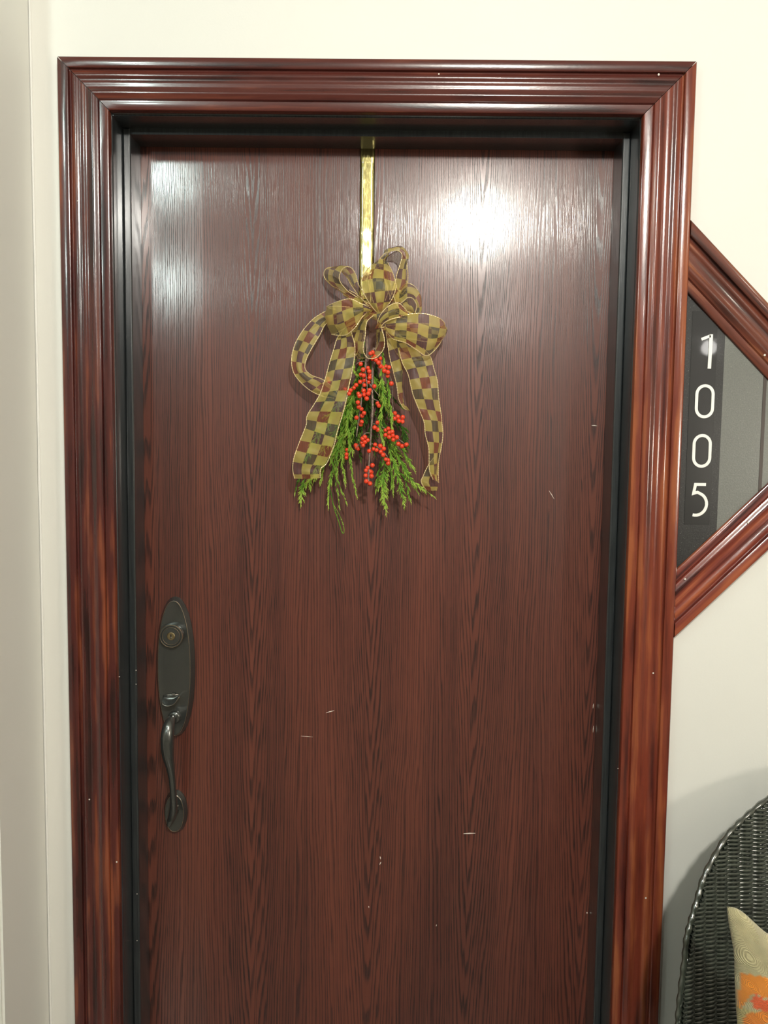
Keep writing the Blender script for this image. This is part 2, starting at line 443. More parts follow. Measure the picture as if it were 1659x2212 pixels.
for px, py, par, Y in ((258, 1462, jl, .001), (294, 1448, jl, Y1 - .0004), (294, 1478, jl, Y1 - .0004), (296, 1931, jl, Y1), (296, 2032, jl, Y1), (1335, 1660, jr, .001)):
    hidx(par, px, py, .6, Y, 1, 'fleck', 'chipped_paint')

# ------------------------------------------------------------------ the door leaf and its hardware
bm = box(bmesh.new(), (-.457, YD, .008), (.457, YD + .044, 2.024)); bevel(bm, .001, 1)
door = struct(obj('door_1', bm, M['oak']))
door['label'] = 'red-brown stained oak veneer entry door'
def scratch(px, py, qx, qy, w=.0008):
    a, b = at(px, py, YD - .0002), at(qx, qy, YD - .0002)
    tube(bm_s, [a, (a + b) / 2 + Vector((0, 0, .0003)), b], [w * .3, w, w * .3], 5, True)
for k in ((1001, 1801, 1027, 1800, .0012), (704, 1540, 722, 1535, .0009), (650, 1590, 676, 1592, .0005), (1186, 1060, 1197, 1078, .0008),
          (1278, 919, 1290, 920, .0009), (821, 1850, 822, 1856, .0012), (823, 1862, 820, 1868, .0012), (796, 1957, 797, 1961, .001), (943, 1997, 942, 2001, .0009),
          (1282, 1520, 1281, 1530, .0009), (1282, 1568, 1281, 1582, .0009), (1268, 1970, 1268, 1974, .0016), (312, 1795, 315, 1790, .001)):
    bm_s = bmesh.new(); scratch(*k); obj('scratch', bm_s, M['fleck'], door)

def oval(a, b, n=64, p=2.12):
    r = []
    for i in range(n):
        t = 2 * PI * i / n; c, s = math.cos(t), math.sin(t)
        r.append((a * math.copysign(abs(c) ** (2 / p), c), b * math.copysign(abs(s) ** (2 / p), s)))
    return r
def plate(name, c, a, b, a2, b2, yb, yf, dome, parent):
    """oval cast plate: flared base, raised rim, slightly dished face"""
    bm = bmesh.new(); rings = []
    for (fa, fb, y) in ((a, b, yb), (a, b, yb - .0025), (a - .0012, b - .0012, yb - .0040), ((a + a2) / 2, (b + b2) / 2, yb - (yb - yf) * .62),
                        (a2 + .0012, b2 + .0012, yf + .0012), (a2, b2, yf), (a2 - .0014, b2 - .0014, yf - .0002), (a2 - .003, b2 - .003, yf + .0004),
                        (a2 * .6, b2 * .6, yf - dome), (a2 * .25, b2 * .25, yf - dome * 1.3)):
        rings.append([bm.verts.new((c.x + x, y, c.z + z)) for x, z in oval(fa, fb)])
    n = len(rings[0])
    for p, q in zip(rings, rings[1:]):
        for k in range(n): bm.faces.new((p[k], p[(k + 1) % n], q[(k + 1) % n], q[k]))
    bm.faces.new(rings[-1]); bm.faces.new(rings[0][::-1]); bmesh.ops.recalc_face_normals(bm, faces=bm.faces)
    return obj(name, bm, M['bronze'], parent, True)
def rim(c, pts, y, parent, r=.0004):
    P = [Vector((c.x + x, y, c.z + z)) for x, z in pts]; P.append(P[0].copy())
    o = obj('worn_rim', tube(bmesh.new(), P, r, 6, False), M['worn'], parent, True); return o
def turned(name, c, prof, mat, parent, n=40):
    """lathe about the y axis: prof = (radius, y)"""
    bm = bmesh.new(); rings = []
    for r, y in prof: rings.append([bm.verts.new((c.x + r * math.cos(2 * PI * k / n), y, c.z + r * math.sin(2 * PI * k / n))) for k in range(n)])
    for p, q in zip(rings, rings[1:]):
        for k in range(n): bm.faces.new((p[k], p[(k + 1) % n], q[(k + 1) % n], q[k]))
    bm.faces.new(rings[-1]); bm.faces.new(rings[0][::-1]); bmesh.ops.recalc_face_normals(bm, faces=bm.faces)
    o = obj(name, bm, mat, parent, True); o.data.set_sharp_from_angle(angle=math.radians(40)); return o
YP = .0965           # face of the escutcheon
c = at(380.5, 1440, YD)
esc = plate('escutcheon_plate', c, .0385, .1405, .0318, .1345, YD, YP, .0008, door)
esc['label'] = 'dark bronze oval lock plate'
rim(c, oval(.0316, .1343), YP + .0002, esc)
k0 = at(374.2, 1370.5, YP); 
cyl = turned('lock_cylinder', k0, [(.0235, YP + .001), (.0235, YP - .004), (.0222, YP - .0135), (.0214, YP - .0148), (.0196, YP - .0150), (.0188, YP - .0135), (.0182, YP - .0135),
                                    (.0176, YP - .0150), (.0080, YP - .0152), (.0076, YP - .0140)], M['bronze'], door)
rim(k0, oval(.0219, .0219, 48, 2), YP - .0143, cyl, .00035); rim(k0, oval(.0172, .0172, 48, 2), YP - .0149, cyl, .00028); rim(k0, oval(.0077, .0077, 32, 2), YP - .0150, cyl, .00022)
kp = at(371.6, 1373, YP - .015)
kp.x, kp.z = k0.x, k0.z
plug = turned('key_plug', kp, [(.0074, YP - .010), (.0074, YP - .0155), (.0068, YP - .0160)], M['keybrass'], cyl, 24)
bm = box(bmesh.new(), (kp.x - .0011, YP - .0164, kp.z - .0048), (kp.x + .0011, YP - .0150, kp.z + .0040)); bevel(bm, .0004, 1)
obj('keyhole', bm, M['dark'], cyl)
bm = box(bmesh.new(), (kp.x - .0003, YP - .0167, kp.z - .0034), (kp.x + .0018, YP - .0150, kp.z - .0012)); obj('key_pin', bm, M['steel'], cyl)
# thumb latch: a curved tongue
bm = bmesh.new()
def c3(x, y): return (300 + x / 7.37, 1260 + y / 7.37)
top = [c3(385, 1778), c3(450, 1772), c3(520, 1774), c3(590, 1776), c3(648, 1776)]
bot = [c3(370, 1905), c3(405, 1942), c3(470, 1952), c3(555, 1915), c3(640, 1800)]
g = []
for (tx, ty), (bx_, by_) in zip(crom([(*p, 0) for p in top], 15), []) if False else []: pass
T = [Vector((*p, 0)) for p in top]; Bt = [Vector((*p, 0)) for p in bot]
T = crom(T, 17); Bt = crom(Bt, 17)
for i in range(17):
    row = []
    for j in range(9):
        s = j / 8; p = T[i].lerp(Bt[i], s)
        y = YP - .004 - .020 * (s ** 1.3) + .006 * math.sin(PI * s) + .003 * (abs(i / 16 - .45) ** 2) * 4
        row.append(y); q = at(p.x, p.y, y); row[-1] = bm.verts.new(q)
    g.append(row)
for i in range(16):
    for j in range(8): bm.faces.new((g[i][j], g[i + 1][j], g[i + 1][j + 1], g[i][j + 1]))
bmesh.ops.recalc_face_normals(bm, faces=bm.faces)
if sum(f.normal.y for f in bm.faces) > 0: bmesh.ops.reverse_faces(bm, faces=bm.faces)
bmesh.ops.solidify(bm, geom=list(bm.faces), thickness=.0022)
tl = obj('thumb_latch', bm, M['bronze'], door, True)
a, b = at(*c3(528, 1735), YP), at(*c3(592, 1772), YP)
bm = box(bmesh.new(), (a.x, YP - .0012, b.z), (b.x, YP + .003, a.z)); obj('latch_slot', bm, M['dark'], tl)
a, b = at(*c3(540, 1745), YP), at(*c3(582, 1768), YP)
bm = box(bmesh.new(), (a.x, YP - .004, b.z), (b.x, YP, a.z)); obj('latch_pin', bm, M['steel'], tl)
# rosette and pull grip
rc = at(380.4, 1751, YD); 
ros = plate('grip_rosette', rc, .0238, .0438, .0186, .0376, YD, YD - .013, .0004, door); rim(rc, oval(.0184, .0374), YD - .0128, ros)
gc = at(377.8, 1548, YP)
turned('grip_collar', gc, [(.0128, YP + .001), (.0128, YP - .003), (.0112, YP - .006), (.0085, YP - .0075)], M['bronze'], door, 32)
gp = [(377.8, 1549, YP, 5.4), (375, 1549, .083, 6), (370, 1553, .069, 8.5), (364.5, 1568, .057, 12.2), (361.5, 1590, .051, 14.3), (361.5, 1612, .050, 14.2), (363.5, 1634, .052, 12.6), (367.5, 1655, .056, 9.6),
      (370.8, 1676, .060, 7.8), (373, 1700, .064, 7.2), (374.6, 1722, .069, 7.4), (375.2, 1742, .074, 8.2), (373.3, 1758, .080, 9.0), (369.5, 1770, .085, 8.0), (365.8, 1779, .0835, 6.2), (364.0, 1786, .081, 3.2)]
G = crom([(p[0], p[1], p[2], p[3]) for p in gp], 70) if False else None
A_ = crom([(p[0], p[1], p[2] * 1000) for p in gp], 76); R_ = crom([(p[3], 0, 0) for p in gp], 76)
pts = [at(v.x, v.y, v.z / 1000) for v in A_]; rad = [max(.0015, r.x / F * (p - CAM).dot(fwd)) for r, p in zip(R_, pts)]
bm = tube(bmesh.new(), pts, rad, 20, True, 1.0)
grip = obj('pull_grip', bm, M['bronze'], door, True); grip['label'] = 'curved dark bronze pull handle'
# standoff that carries the grip's foot on the rosette
f0 = at(378.5, 1752, YD - .013); f1 = at(374, 1757, .081)
bm = tube(bmesh.new(), [f0, (f0 + f1) / 2, f1], [.0075, .006, .0065], 16); obj('grip_foot', bm, M['bronze'], door, True)
s0 = at(384, 1741, YD - .0135); bm = bmesh.new(); bmesh.ops.create_icosphere(bm, subdivisions=2, radius=.0026)
for v in bm.verts: v.co = v.co + s0
obj('rosette_screw', bm, M['bronze'], door, True)

# ------------------------------------------------------------------ brass wreath hanger
hang = empty('wreath_hanger', (-.0165, YD - .001, 1.76))
tagit(hang, 'shiny brass strap hooked over the door top, holding the bow', 'wreath hanger')
bm = bmesh.new(); YS = YD - .0016
def hz(v): return Vector((v[0], v[1] - (YD - .001), v[2] - 1.76))
rows = []; n = 60
prof = [(YD + .046, 1.99), (YD + .046, 2.0262), (YD - .0005, 2.0262), (YD - .0008, 2.018)]
for i in range(n + 1):
    z = 2.012 - i / n * .285
    y = YS - .0010 * math.exp(-((z - 2.000) / .005) ** 2) - .0012 - .0003 * math.sin((z - 1.72) * 30)
    prof.append((y, z))
def twist(z): return .115 * math.exp(-((z - 1.815) / .020) ** 2) + .110 * math.exp(-((z - 1.858) / .010) ** 2)
for y, z in prof: rows.append([bm.verts.new((x, y + x * twist(z) - YD + .001, z - 1.76)) for x in (-.0137, -.007, 0.0, .007, .0137)])
for a, b in zip(rows, rows[1:]):
    for j in range(4): bm.faces.new((a[j], a[j + 1], b[j + 1], b[j]))
bmesh.ops.recalc_face_normals(bm, faces=bm.faces)
bmesh.ops.solidify(bm, geom=list(bm.faces), thickness=-.0006)
obj('strap', bm, M['brass'], hang, True)
bm = tube(bmesh.new(), [Vector((0, -.001, -.030)), Vector((0, -.004, -.040)), Vector((0, -.014, -.044)), Vector((0, -.020, -.038)), Vector((0, -.021, -.026))], .0045, 10, True, .4)
obj('hook', bm, M['brass'], hang, True)

# ------------------------------------------------------------------ door swag: bow, cedar, berry twigs
SW = Vector((.0, .08, 1.70)); swag = empty('door_swag', SW)
tagit(swag, 'hanging swag of cedar and red berries under a checked gold bow', 'door swag')
K = 1244  # the second crop lies this much lower than the first
def C1(x, y): return 600 + x / 4.1475, 520 + y / 4.1475
def ribbon(name, st, nv=9, seed=0, u0=0., wires=(1, 1), rip=.0036, checks=3.5, curl=.004):
    """st: stations (ax, ay, aY, bx, by, bY) in crop pixels and true depth"""
    n = 14 * (len(st) - 1) + 1
    A = crom([(s[0], s[1], s[2] * 1000) for s in st], n); B = crom([(s[3], s[4], s[5] * 1000) for s in st], n)
    PA = [at(*C1(a.x, a.y), min(a.z / 1000, .106)) - SW for a in A]; PB = [at(*C1(b.x, b.y), min(b.z / 1000, .106)) - SW for b in B]
    bm = bmesh.new(); uvl = bm.loops.layers.uv.new('UVMap'); L = u0; g = []; U = []
    EA, EB = [], []
    for i in range(n):
        if i:
            L += ((PA[i] - PA[i - 1]).length + (PB[i] - PB[i - 1]).length) / 2 / .0205
        U.append(L); row = []
        t = (PA[min(i + 1, n - 1)] - PA[max(0, i - 1)]) + (PB[min(i + 1, n - 1)] - PB[max(0, i - 1)])
        nr = t.cross(PB[i] - PA[i])
        nr = nr.normalized() if nr.length > 1e-10 else Vector((0, -1, 0))
        if nr.y > 0: nr = -nr
        for j in range(nv):
            s = j / (nv - 1); p = PA[i].lerp(PB[i], s)
            w = noise.noise(Vector((L * .55 + seed * 7, s * 2.6, seed))) + .5 * noise.noise(Vector((L * 1.5, s * 5 + seed, 3)))
            p = p + nr * (w * rip * (1.2 if 0 < j < nv - 1 else .45) * (1.6 if i < 16 or i > n - 16 else 1) + curl * math.sin(PI * s))
            if p.y + SW.y > .1085: p.y = .1085 - SW.y
            row.append(bm.verts.new(p))
        g.append(row); EA.append(row[0].co.copy()); EB.append(row[-1].co.copy())
    for i in range(n - 1):
        for j in range(nv - 1):
            f = bm.faces.new((g[i][j], g[i][j + 1], g[i + 1][j + 1], g[i + 1][j]))
            for lp, (uu, vv) in zip(f.loops, ((U[i], j), (U[i], j + 1), (U[i + 1], j + 1), (U[i + 1], j))):
                lp[uvl].uv = (uu, vv / (nv - 1) * checks * .86)
    o = obj(name, bm, M['ribbon'], swag, True)
    for e, on in ((EA, wires[0]), (EB, wires[1])):
        if not on: continue
        b2 = bmesh.new()
        tube(b2, e, [.00085 + .00038 * math.sin(k * 2.4 + seed) for k in range(len(e))], 5)
        obj('wire_edge', b2, M['gold'], o, False)
    return o
b, m_, f = .092, .068, .040
ribbon('ribbon_loop', [(790, 600, .075, 830, 575, .07), (620, 480, .082, 760, 535, .066), (490, 400, .088, 640, 462, .064), (420, 335, .09, 577, 400, .06), (413, 280, .09, 550, 325, .056), (455, 241, .088, 580, 258, .054), (540, 256, .082, 645, 232, .054), (612, 320, .076, 692, 285, .056), (690, 440, .072, 722, 380, .06), (790, 570, .07, 765, 470, .064)], seed=1, checks=3.5)
ribbon('ribbon_loop', [(1010, 520, .078, 1050, 530, .08), (955, 330, .084, 985, 330, .088), (908, 195, .086, 955, 195, .095), (945, 125, .082, 985, 118, .098), (1010, 95, .078, 1040, 78, .1), (1080, 90, .074, 1100, 67, .1), (1116, 130, .07, 1153, 118, .098), (1095, 215, .068, 1160, 215, .096), (1065, 310, .066, 1165, 330, .09), (1042, 410, .066, 1150, 430, .085), (1000, 530, .066, 1070, 540, .075)], seed=2, checks=3)
ribbon('ribbon_loop', [(1010, 560, .07, 1050, 590, .06), (1085, 440, .08, 1112, 552, .055), (1160, 382, .084, 1160, 512, .05), (1232, 415, .086, 1216, 520, .05), (1277, 505, .086, 1246, 572, .05), (1277, 600, .08, 1237, 625, .052), (1243, 655, .074, 1212, 662, .055), (1130, 650, .068, 1115, 610, .06), (1015, 625, .066, 1010, 585, .064)], seed=3, checks=3)
ribbon('ribbon_loop', [(860, 560, .08, 960, 540, .08), (815, 400, .09, 1010, 400, .09), (835, 260, .088, 1000, 255, .088), (865, 203, .07, 985, 203, .07), (800, 262, .048, 1022, 268, .05), (750, 355, .036, 1050, 355, .038), (768, 460, .032, 1058, 430, .034), (822, 560, .036, 1010, 545, .038), (885, 640, .044, 945, 610, .044)], nv=11, seed=4, checks=3.5, curl=.008)
ribbon('ribbon_loop', [(800, 620, .08, 770, 670, .08), (640, 595, .088, 640, 760, .088), (510, 590, .086, 530, 825, .086), (440, 592, .07, 486, 838, .07), (530, 548, .05, 600, 846, .05), (645, 521, .042, 690, 782, .042), (740, 562, .042, 752, 690, .042), (825, 600, .05, 800, 645, .05)], nv=11, seed=5, checks=3.5, curl=.007)
ribbon('ribbon_loop', [(980, 760, .075, 1000, 840, .075), (1300, 740, .085, 1300, 900, .085), (1440, 770, .085, 1440, 905, .085), (1497, 750, .068, 1470, 890, .07), (1462, 703, .055, 1402, 985, .056), (1370, 666, .046, 1328, 1030, .048), (1270, 650, .04, 1240, 975, .042), (1160, 662, .038, 1145, 915, .04), (1060, 690, .04, 1035, 880, .042), (975, 725, .046, 975, 815, .046)], nv=11, seed=6, checks=4, curl=.007)
ribbon('ribbon_loop', [(890, 650, .05, 800, 640, .07), (805, 730, .042, 735, 725, .078), (780, 840, .038, 700, 845, .084), (766, 975, .036, 686, 960, .088), (808, 1050, .036, 705, 1035, .09), (880, 1045, .036, 765, 1055, .09), (936, 990, .036, 845, 1015, .088), (957, 900, .038, 885, 930, .084), (930, 785, .044, 905, 800, .075)], seed=7, checks=3)
ribbon('ribbon_loop', [(1165, 640, .045, 1150, 700, .045), (1085, 560, .034, 1080, 690, .036), (1000, 582, .03, 1010, 705, .032), (930, 650, .032, 955, 735, .034), (895, 735, .04, 925, 778, .04), (940, 790, .05, 970, 770, .05)], seed=8, checks=3, curl=.006)
lp = ribbon('ribbon_loop', [(490, 600, .085, 530, 690, .085), (345, 680, .086, 432, 745, .082), (238, 790, .083, 372, 850, .076), (160, 915, .078, 302, 970, .07), (126, 1040, .072, 252, 1075, .066), (136, 1160, .07, 246, 1150, .064), (188, 1250, .07, 300, 1205, .064), (275, 1330, .072, 400, 1243, .066), (385, 1388, .074, 480, 1300, .07), (505, 1410, .078, 545, 1370, .075)], seed=9, checks=3)
t1 = ribbon('ribbon_tail', [(640, 740, .075, 740, 720, .072), (545, 850, .068, 662, 800, .066), (506, 960, .06, 690, 930, .058), (466, 1090, .054, 688, 1050, .052), (430, 1220, .05, 665, 1180, .048), (385, 1360, .047, 630, 1340, .045), (322, 1470, .045, 606, 1470, .043), (262, 1572, .044, 570, 1590, .042), (255, 1650, .046, 527, 1740, .042), (200, 1790, .046, 500, 1850, .044), (150, 1930, .048, 440, 1990, .046), (134, 2040, .05, 386, 2045, .048), (150, 2132, .052, 380, 2128, .05)], nv=11, seed=10, checks=3.6, curl=.005)
t2 = ribbon('ribbon_tail', [(1080, 960, .07, 1300, 960, .07), (1115, 1090, .066, 1368, 1040, .068), (1165, 1190, .064, 1400, 1150, .068), (1190, 1290, .062, 1430, 1260, .068), (1216, 1390, .062, 1440, 1390, .07), (1260, 1500, .062, 1460, 1530, .072), (1310, 1622, .062, 1472, 1640, .074), (1322, 1730, .064, 1480, 1740, .076), (1350, 1850, .066, 1464, 1860, .078), (1355, 1990, .068, 1444, 1960, .08), (1362, 2065, .07, 1438, 2060, .08), (1392, 2140, .074, 1440, 2170, .078)], nv=11, seed=11, checks=3.2, curl=.005)
ribbon('ribbon_tail', [(1450, 1915, .084, 1396, 1942, .082), (1440, 2010, .086, 1350, 2010, .082), (1436, 2090, .088, 1308, 2100, .082), (1436, 2170, .09, 1285, 2160, .082), (1425, 2240, .092, 1330, 2235, .086)], seed=12, checks=2, wires=(0, 1))
t3 = ribbon('ribbon_tail', [(970, 770, .066, 1060, 780, .07), (980, 900, .06, 1082, 880, .072), (1006, 1050, .06, 1105, 1010, .074), (1036, 1180, .062, 1120, 1150, .078), (1066, 1300, .064, 1112, 1290, .08), (1084, 1420, .068, 1108, 1400, .08), (1122, 1492, .076, 1130, 1482, .08), (1166, 1520, .084, 1170, 1514, .084)], nv=7, seed=13, checks=1.6, wires=(1, 0))
ribbon('ribbon_wrap', [(1010, 420, .078, 1090, 400, .082), (1040, 500, .062, 1130, 480, .072), (1080, 600, .056, 1190, 600, .066), (1150, 680, .062, 1240, 670, .072)], seed=15, checks=2.5, wires=(1, 0), rip=.007)
ribbon('ribbon_wrap', [(760, 640, .07, 850, 650, .07), (690, 760, .074, 790, 760, .07), (640, 880, .078, 760, 900, .070), (612, 1010, .08, 700, 1030, .074)], seed=16, checks=2.5, wires=(0, 1), rip=.006)
ribbon('ribbon_wrap', [(960, 750, .07, 1010, 760, .06), (1000, 880, .074, 1120, 860, .072), (1060, 1000, .078, 1230, 980, .078), (1130, 1090, .082, 1330, 1060, .082)], seed=17, checks=2.8, wires=(1, 0), rip=.006)
ribbon('ribbon_wrap', [(640, 440, .07, 590, 490, .085), (720, 500, .06, 690, 575, .08), (800, 560, .055, 780, 625, .07), (870, 610, .05, 850, 660, .06)], seed=18, checks=2.5, wires=(1, 0), rip=.007)
ribbon('ribbon_wrap', [(800, 560, .055, 830, 700, .06), (870, 600, .046, 880, 720, .05), (950, 560, .05, 960, 740, .052), (1040, 540, .066, 1040, 720, .066)], seed=14, checks=2.5, wires=(0, 0), rip=.005)

def spray(name, path, w, dens=1.0, seed=0, depth=2, fan=1.0):
    off = -.75 if sum(p[2] for p in path) / len(path) > .084 and path[-1][1] < K + 700 else 0.  # rear sprays darkened: shadow between the sprigs put into their colour
    """flat cedar spray: path of crop pixels with depth, w = reach of the side shoots in pixels of the photo"""
    rnd = random.Random(seed); n = max(14, int(len(path) * 14))
    P = crom([(x, y, Y * 1000) for x, y, Y in path], n); P = [at(*C1(v.x, v.y), v.z / 1000) - SW for v in P]
    bm = bmesh.new(); tip_shade = bm.verts.layers.float.new('tip_shade')
    def shoot(p, d, L, r, t0, k):
        """scaly shoot: a flattened tapered strip with a serrated edge"""
        side = d.cross(Vector((0, 1, 0))).normalized(); m = max(3, int(L / .0030)); prev = None
        for i in range(m + 1):
            s = i / m; q = p + d * (L * s) + Vector((0, 0, -1)) * (L * .12 * s * s)
            ww = r * (1 - s * .78) * (1.25 if i % 2 else .8)
            vs = [bm.verts.new(q + side * ww), bm.verts.new(q + Vector((0, -r * .6, 0))), bm.verts.new(q - side * ww)]
            for v in vs: v[tip_shade] = min(1, t0 + s * .35) + off
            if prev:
                for j in range(2): bm.faces.new((prev[j], prev[j + 1], vs[j + 1], vs[j]))
            prev = vs
        if k > 0:
            c_ = max(2, int(L / .0052))
            for i in range(1, c_):
                s = i / c_; q = p + d * (L * s) + Vector((0, 0, -1)) * (L * .12 * s * s)
                sg = 1 if i % 2 else -1; a = sg * rnd.uniform(.45, .75)
                dd = (d * math.cos(a) + side * math.sin(a) + Vector((0, rnd.uniform(-.2, .2), 0))).normalized()
                shoot(q, dd, L * .42 * (1 - s * .6) * rnd.uniform(.8, 1.2), r * .85, min(1, t0 + .3), k - 1)
    scale = w / F * 1.48
    for i in range(n - 1):
        s = i / (n - 1); d = (P[i + 1] - P[i]);
        if d.length < 1e-7: continue
        Ls = d.length; d.normalize(); side = d.cross(Vector((0, 1, 0))).normalized()
        r = .0011 * (1 - .55 * s)
        for v0 in (0,):
            a = [bm.verts.new(P[i] + side * r), bm.verts.new(P[i] + Vector((0, -r, 0))), bm.verts.new(P[i] - side * r)]
            b_ = [bm.verts.new(P[i + 1] + side * r), bm.verts.new(P[i + 1] + Vector((0, -r, 0))), bm.verts.new(P[i + 1] - side * r)]
            for v in a + b_: v[tip_shade] = s * .5 + off
            for j in range(2): bm.faces.new((a[j], a[j + 1], b_[j + 1], b_[j]))
        cnt = Ls / .0040 * dens; k = int(cnt) + (1 if rnd.random() < cnt % 1 else 0)
        for q in range(k):
            if s < .06: continue
            sg = 1 if rnd.random() < .5 else -1; a = sg * rnd.uniform(.38, .62) * fan
            dd = (d * math.cos(a) + side * math.sin(a) + Vector((0, rnd.uniform(-.25, .15), 0))).normalized()
            env = math.sin(min(1, s * 1.7 + .15) * PI / 2) * (1 - .55 * s ** 3)
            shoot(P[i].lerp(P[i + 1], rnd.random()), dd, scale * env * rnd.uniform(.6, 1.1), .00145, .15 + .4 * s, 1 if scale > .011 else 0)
    shoot(P[-1], (P[-1] - P[-2]).normalized(), scale * .8, .0012, .6, 1)
    return obj(name, bm, M['cedar'], swag, False)
SP = [ # path, width, density, fan
    ([(780, 900, .09), (700, 1300, .092), (620, 1700, .095), (440, 1990, .096), (250, K + 950, .096)], 26, .9, 1.1),
    ([(250, K + 860, .096), (225, K + 960, .095), (210, K + 1085, .094)], 20, 1.6, 1.1),
    ([(200, K + 870, .098), (165, K + 960, .098), (155, K + 1010, .098)], 12, 1.4, 1.0),
    ([(300, K + 840, .097), (290, K + 920, .096), (292, K + 970, .095)], 11, 1.4, 1.0),
    ([(420, K + 760, .096), (395, K + 860, .096), (382, K + 925, .095)], 10, 1.2, .9),
    ([(790, 950, .085), (700, 1500, .085), (560, K + 500, .082), (500, K + 760, .078), (465, K + 960, .076), (455, K + 1110, .075)], 18, .9, .8),
    ([(470, K + 980, .076), (500, K + 1130, .07), (545, K + 1270, .066), (580, K + 1378, .064), (594, K + 1340, .064), (560, K + 1230, .068), (500, K + 1120, .072)], 4, .25, .6),
    ([(800, 950, .08), (700, 1600, .078), (560, K + 560, .074), (530, K + 850, .07), (610, K + 1095, .07)], 12, .9, .7),
    ([(800, 950, .085), (690, 1600, .09), (500, K + 640, .09), (520, K + 900, .085), (553, K + 1140, .08)], 11, .9, .7),
    ([(800, 1000, .08), (720, K + 300, .07), (650, K + 560, .065), (660, K + 800, .065), (705, K + 1030, .07)], 13, 1.0, .7),
    ([(800, 1000, .085), (650, K + 150, .085), (600, K + 400, .085), (570, K + 650, .085), (600, K + 915, .085)], 18, 1.2, .8),
    ([(800, 1000, .09), (720, K + 250, .09), (690, K + 450, .088), (735, K + 670, .086)], 22, 1.3, .9),
    ([(760, 1020, .08), (690, K + 100, .072), (640, K + 300, .07), (630, K + 480, .07), (660, K + 620, .07)], 22, 1.3, .9),
    ([(700, 1060, .07), (670, 1150, .066), (715, 1200, .066)], 16, 1.4, .9),
    ([(660, 1180, .085), (560, 1260, .085), (480, 1330, .085), (400, 1480, .088)], 26, 1.3, 1.1),
    ([(640, 1250, .086), (520, 1500, .088), (380, 1700, .09), (260, 1960, .092)], 26, 1.2, 1.1),
    ([(700, 1250, .085), (560, 1650, .088), (420, 1850, .09), (330, 2080, .09)], 24, 1.2, 1.1),
    ([(800, 1150, .09), (790, K + 100, .09), (800, K + 260, .09), (760, K + 430, .09)], 26, 1.3, 1.0),
    ([(930, 960, .06), (945, 1080, .05), (930, K + 0, .048), (950, K + 200, .048), (915, K + 350, .048), (945, K + 570, .05)], 19, 1.4, .8),
    ([(960, 1100, .062), (985, K + 20, .056), (1000, K + 180, .052), (1025, K + 420, .052), (1030, K + 560, .055)], 13, 1.4, .7),
    ([(830, 1080, .075), (850, K - 50, .07), (910, K + 80, .07), (975, K + 260, .07)], 22, 1.3, .9),
    ([(850, 1150, .09), (930, K + 150, .09), (1010, K + 350, .092), (1110, K + 420, .094), (1150, K + 570, .094)], 26, 1.2, .9),
    ([(1010, K + 140, .09), (1080, K + 220, .09), (1100, K + 240, .09)], 14, 1.3, 1.0),
    ([(960, K + 400, .075), (1000, K + 600, .07), (1050, K + 800, .062), (1100, K + 960, .058), (1125, K + 1090, .056)], 22, 1.3, .95),
    ([(985, K + 500, .08), (1060, K + 640, .074), (1120, K + 760, .066), (1200, K + 900, .06), (1370, K + 1028, .062)], 20, 1.2, .9),
    ([(1000, K + 480, .085), (1090, K + 600, .085), (1160, K + 690, .08), (1212, K + 790, .078)], 18, 1.3, .9),
    ([(980, K + 560, .085), (1120, K + 760, .08), (1180, K + 880, .076), (1240, K + 985, .074)], 18, 1.2, .9),
    ([(930, K + 640, .09), (960, K + 780, .076), (945, K + 950, .07), (965, K + 1140, .068)], 25, 1.5, 1.0),
    ([(980, K + 680, .088), (1010, K + 830, .08), (1030, K + 1000, .078)], 16, 1.3, .9),
    ([(1040, K + 780, .07), (1140, K + 900, .068), (1185, K + 1070, .066)], 15, 1.3, .9),
    ([(930, K + 700, .086), (900, K + 850, .084), (880, K + 985, .082)], 14, 1.3, .9),
    ([(620, K + 180, .1), (700, K + 420, .1), (640, K + 640, .1)], 26, 1.2, 1.0),
    ([(850, K + 0, .1), (900, K + 250, .1), (960, K + 450, .1)], 30, 1.2, 1.0),
    ([(720, 1080, .1), (740, K + 50, .1), (700, K + 300, .1)], 34, 1.3, 1.1),
    ([(880, 1080, .1), (900, K + 0, .1), (960, K + 200, .1)], 32, 1.3, 1.1),
    ([(700, K + 150, .102), (600, K + 400, .102), (560, K + 620, .102)], 30, 1.2, 1.0),
    ([(820, K + 200, .102), (830, K + 420, .102), (860, K + 600, .102)], 34, 1.3, 1.1),
    ([(760, K + 330, .102), (700, K + 520, .102), (560, K + 720, .102)], 26, 1.2, 1.0),
    ([(940, K + 350, .1), (1020, K + 560, .1), (1090, K + 700, .1)], 26, 1.2, 1.0),
]
for i, (p, w, dn, fn) in enumerate(SP): spray('cedar_sprig', p, w, dn, 40 + i, 2, fn)

# berry twigs
def C2(x, y): return (x, y + K)
def twig(path, r0, r1, Y=None, name='berry_branch', parent=None):
    P = crom([(x, y, z * 1000) for x, y, z in path], 8 * len(path)); P = [at(*C1(v.x, v.y), v.z / 1000) - SW for v in P]
    n = len(P); bm = tube(bmesh.new(), P, [(r0 + (r1 - r0) * i / (n - 1)) * (1 + .18 * math.sin(i * 1.9)) for i in range(n)], 7)
    o = obj(name, bm, M['bark'], parent or swag, True); return o, P
twA, PA_ = twig([(800, 880, .062), (795, 1020, .052), (785, 1130, .05), (775, 1250, .05), (760, K + 60, .052), (742, K + 250, .052), (715, K + 430, .054), (705, K + 512, .056)], .0022, .0012)
twB, PB_ = twig([(860, 960, .07), (850, 1150, .062), (846, K + 100, .054), (850, K + 250, .050), (840, K + 420, .048), (828, K + 600, .046), (818, K + 760, .044), (812, K + 955, .044)], .0026, .0013)
